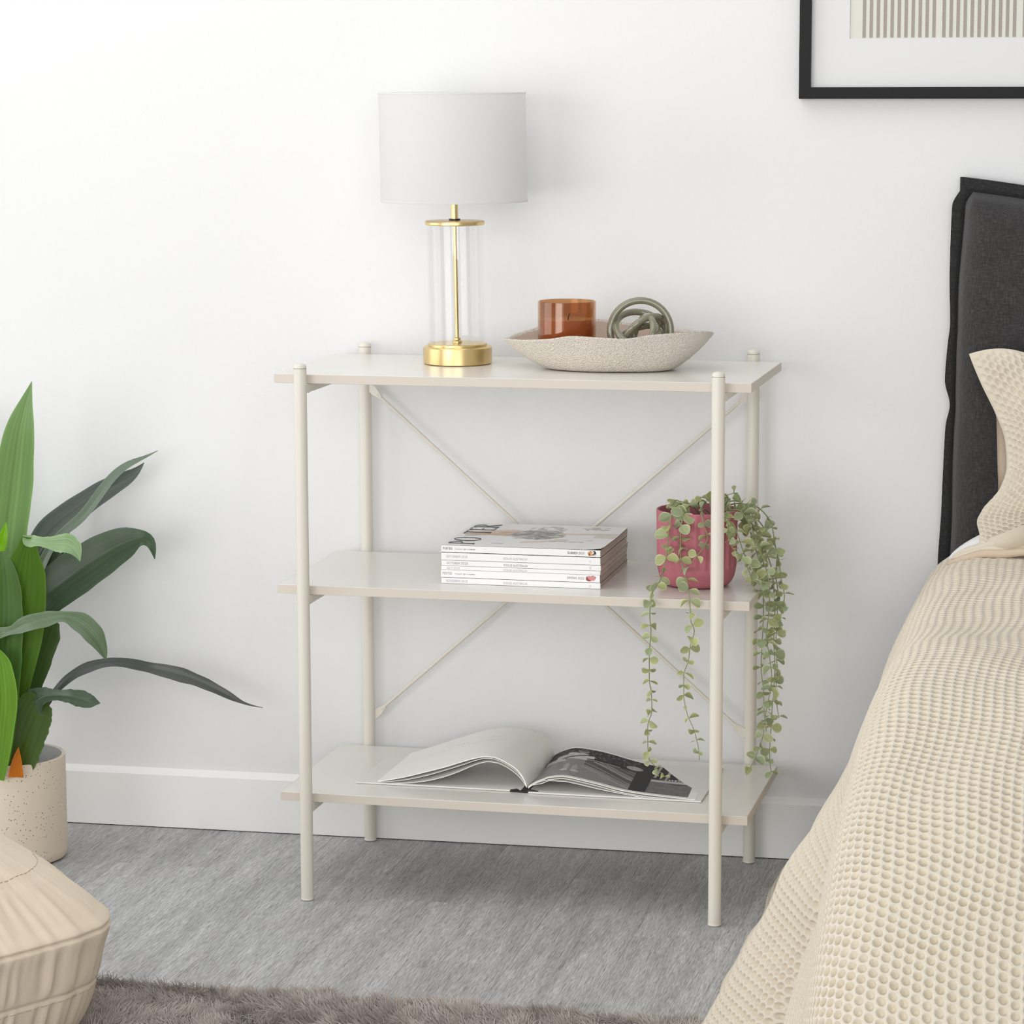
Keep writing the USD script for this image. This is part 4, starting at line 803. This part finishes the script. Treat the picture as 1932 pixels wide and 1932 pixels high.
if (mt.face_normals @ np.array([0, -.6, .8])).mean() < 0: vl = grid(Pl, True)
obj('flap', vl, 'waffle_cotton', pil, True)
def superpillow(c, h, e=.55, n=60, m=40):
    u = np.linspace(-np.pi, np.pi, n, endpoint=False)[None]; w = np.linspace(-np.pi/2, np.pi/2, m)[:, None]
    sp_ = lambda t, k: np.sign(t)*np.abs(t)**k
    P = np.stack([c[0] + h[0]*sp_(np.cos(w), .8)*sp_(np.cos(u), e), c[1] + h[1]*sp_(np.cos(w), .8)*sp_(np.sin(u), e), c[2] + h[2]*np.sin(w) + 0*u], -1); P[..., 2] -= .32*np.clip(.85 - P[..., 0], 0, 1)
    m_ = tmesh(grid(P, wrap=True)); m_.fix_normals(); return m_
tag(obj('sheet_pillow', superpillow((1.13, .325, .655), (.368, .048, .052), .75), 'bed_sheet', None, True), 'plain white pillow lying behind the waffle pillow at the head of the bed', 'pillow')

# ------------------------------------------------------------------ floor cushion
QC = np.array([-.794, -.992]); qa = math.atan2(-.514, .858)
pf = thing('floor_pouf', 'cream canvas floor pouf with quilted seams at the lower left corner on the rug', 'pouf', (QC[0], QC[1], .02))
n, m = 420, 170
ph = np.linspace(0, 2*np.pi, n, endpoint=False)[None]
zq = interp([0, .06, .16, .30, .42, .52, .60, .68, .77, .85, .92, .97, 1.0], [.021, .024, .06, .13, .185, .220, .245, .274, .308, .338, .364, .380, .388])
rq = interp([0, .06, .16, .30, .42, .52, .60, .68, .77, .85, .92, .97, 1.0], [.70, .78, .86, .935, .975, 1.0, .945, .872, .785, .68, .52, .28, .0])
tq = np.linspace(0, 1, m)[:, None]
zz_, rr_ = zq(tq), rq(tq)
nn = 5.2 - 2.6*sm((zz_ - .24)/.10); rad = .311*(np.abs(np.cos(ph))**nn + np.abs(np.sin(ph))**nn)**(-1/nn)
wr = meshkit.fbm(np.stack([np.cos(ph)*14 + 0*zz_, np.sin(ph)*14 + 0*zz_, zz_*5 + 0*ph], -1), 3, 17) - .5
rip = (np.sin(ph*68 + 3*np.sin(ph*5) + 9*zz_) + .8*np.sin(ph*113 + zz_*22 + 4*np.sin(ph*7)))*np.clip(.2 + 2.2*meshkit.noise(np.stack([np.cos(ph)*9 + 0*zz_, np.sin(ph)*9 + 0*zz_, zz_*9 + 0*ph], -1), 41) - .6, 0, 1.2)
seams = [.13, .22, .304]
env = np.ones_like(zz_)
for s in seams: env = env*(1 - np.exp(-((zz_ - s)/.014)**2))
band = np.clip((zz_ - .03)/.04, 0, 1)*np.clip((.315 - zz_)/.04, 0, 1)
groove = sum(np.exp(-((zz_ - s)/.0028)**2)*w for s, w in zip(seams, (.003, .0045, .0010)))
r = rad*rr_ + (.0021*rip*env*band + .010*wr*band - groove)*np.clip(rr_*1.4, 0, 1)
c, s = math.cos(qa), math.sin(qa); X = r*np.cos(ph); Y = r*np.sin(ph)
P = np.stack([QC[0] + X*c - Y*s, QC[1] + X*s + Y*c, zz_ + .010*wr*np.clip((zz_ - .2)/.1, 0, 1) + 0*ph], -1)
mq = tmesh(grid(P, wrap=True)); mq.fix_normals(); obj('cover', mq, 'canvas', pf, True)
def stitches(zlev, off=.0006):
    k = int(np.argmin(np.abs(zz_[:, 0] - zlev))); ringp = P[k]; out = []; ctr = np.array([QC[0], QC[1], zlev])
    for j in range(0, n, 3):
        p0, p1 = ringp[j], ringp[(j + 2) % n]; o_ = (p0 - ctr); o_ /= np.linalg.norm(o_); out.append(tube([p0 + o_*off, (p0 + p1)/2 + o_*off*1.4, p1 + o_*off], .0006, 5))
    return cat_(out)
for zl in (.312, .121): obj('stitching', stitches(zl), 'stitch', pf, True)

# ------------------------------------------------------------------ shaggy rug
rug = thing('shag_rug', 'shaggy grey brown rug lying on the grey plank floor at the foot of the picture', 'rug', (-.05, -1.3, 0))
RX0, RX1, RY0, RY1 = -1.45, 1.35, -2.05, -.632
obj('backing', cbox(RX0, RX1, RY0, RY1, .0005, .008, .002), 'rug_backing', rug)
hr = np.random.default_rng(2)
def pile(nc, per, x0, x1, y0, y1, L, wdt):
    cx = hr.uniform(x0, x1, nc); cy = hr.uniform(y0, y1, nc)
    lean_a = 6.0*meshkit.noise(np.stack([cx*9, cy*9, 0*cx], -1), 6) + hr.uniform(-.8, .8, nc); lean_s = hr.uniform(.25, 1.15, nc); hgt = hr.uniform(.65, 1.15, nc)*L
    rx = cx[:, None] + hr.normal(0, .0052, (nc, per)); ry = np.minimum(cy[:, None] + hr.normal(0, .0045, (nc, per)), RY1 - .001)
    la = lean_a[:, None] + hr.normal(0, .55, (nc, per)); ls = np.clip(lean_s[:, None] + hr.normal(0, .2, (nc, per)), .05, 1.6); hh = hgt[:, None]*hr.uniform(.75, 1.1, (nc, per))
    t = np.array([0, .35, .7, 1.0]); out = np.zeros((nc, per, 4, 3))
    for k, q in enumerate(t):
        b_ = ls*q**1.7
        out[:, :, k, 0] = rx + hh*np.sin(b_*.9)*q*np.cos(la)*.95; out[:, :, k, 1] = ry + hh*np.sin(b_*.9)*q*np.sin(la)*.95; out[:, :, k, 2] = .006 + hh*q*np.cos(b_*.75)
    return out.reshape(-1, 4, 3)
H = np.concatenate([pile(4600, 26, -.80, .62, -.86, RY1, .040, .0016), pile(2300, 9, RX0, RX1, RY0, -.86, .040, .003), pile(900, 9, RX0, -.80, -.86, RY1, .04, .003), pile(900, 9, .62, RX1, -.86, RY1, .04, .003)])
cv = UsdGeom.BasisCurves.Define(stage, '/World/shag_rug/pile'); cv.CreateTypeAttr('linear')
cv.CreatePointsAttr(Vt.Vec3fArray.FromNumpy((H.reshape(-1, 3) - _loc['/World/shag_rug']).astype(np.float32)))
cv.CreateCurveVertexCountsAttr(Vt.IntArray.FromNumpy(np.full(len(H), 4, np.int32)))
cv.CreateWidthsAttr(Vt.FloatArray.FromNumpy(np.concatenate([np.tile([.0014, .0014, .0012, .0006], 4600*26), np.tile([.0022, .0022, .0019, .0009], len(H) - 4600*26)]).astype(np.float32))); cv.SetWidthsInterpolation('vertex')
UsdShade.MaterialBindingAPI.Apply(cv.GetPrim()).Bind(MAT['rug_wool']); tag(cv.GetPrim(), kind='stuff')
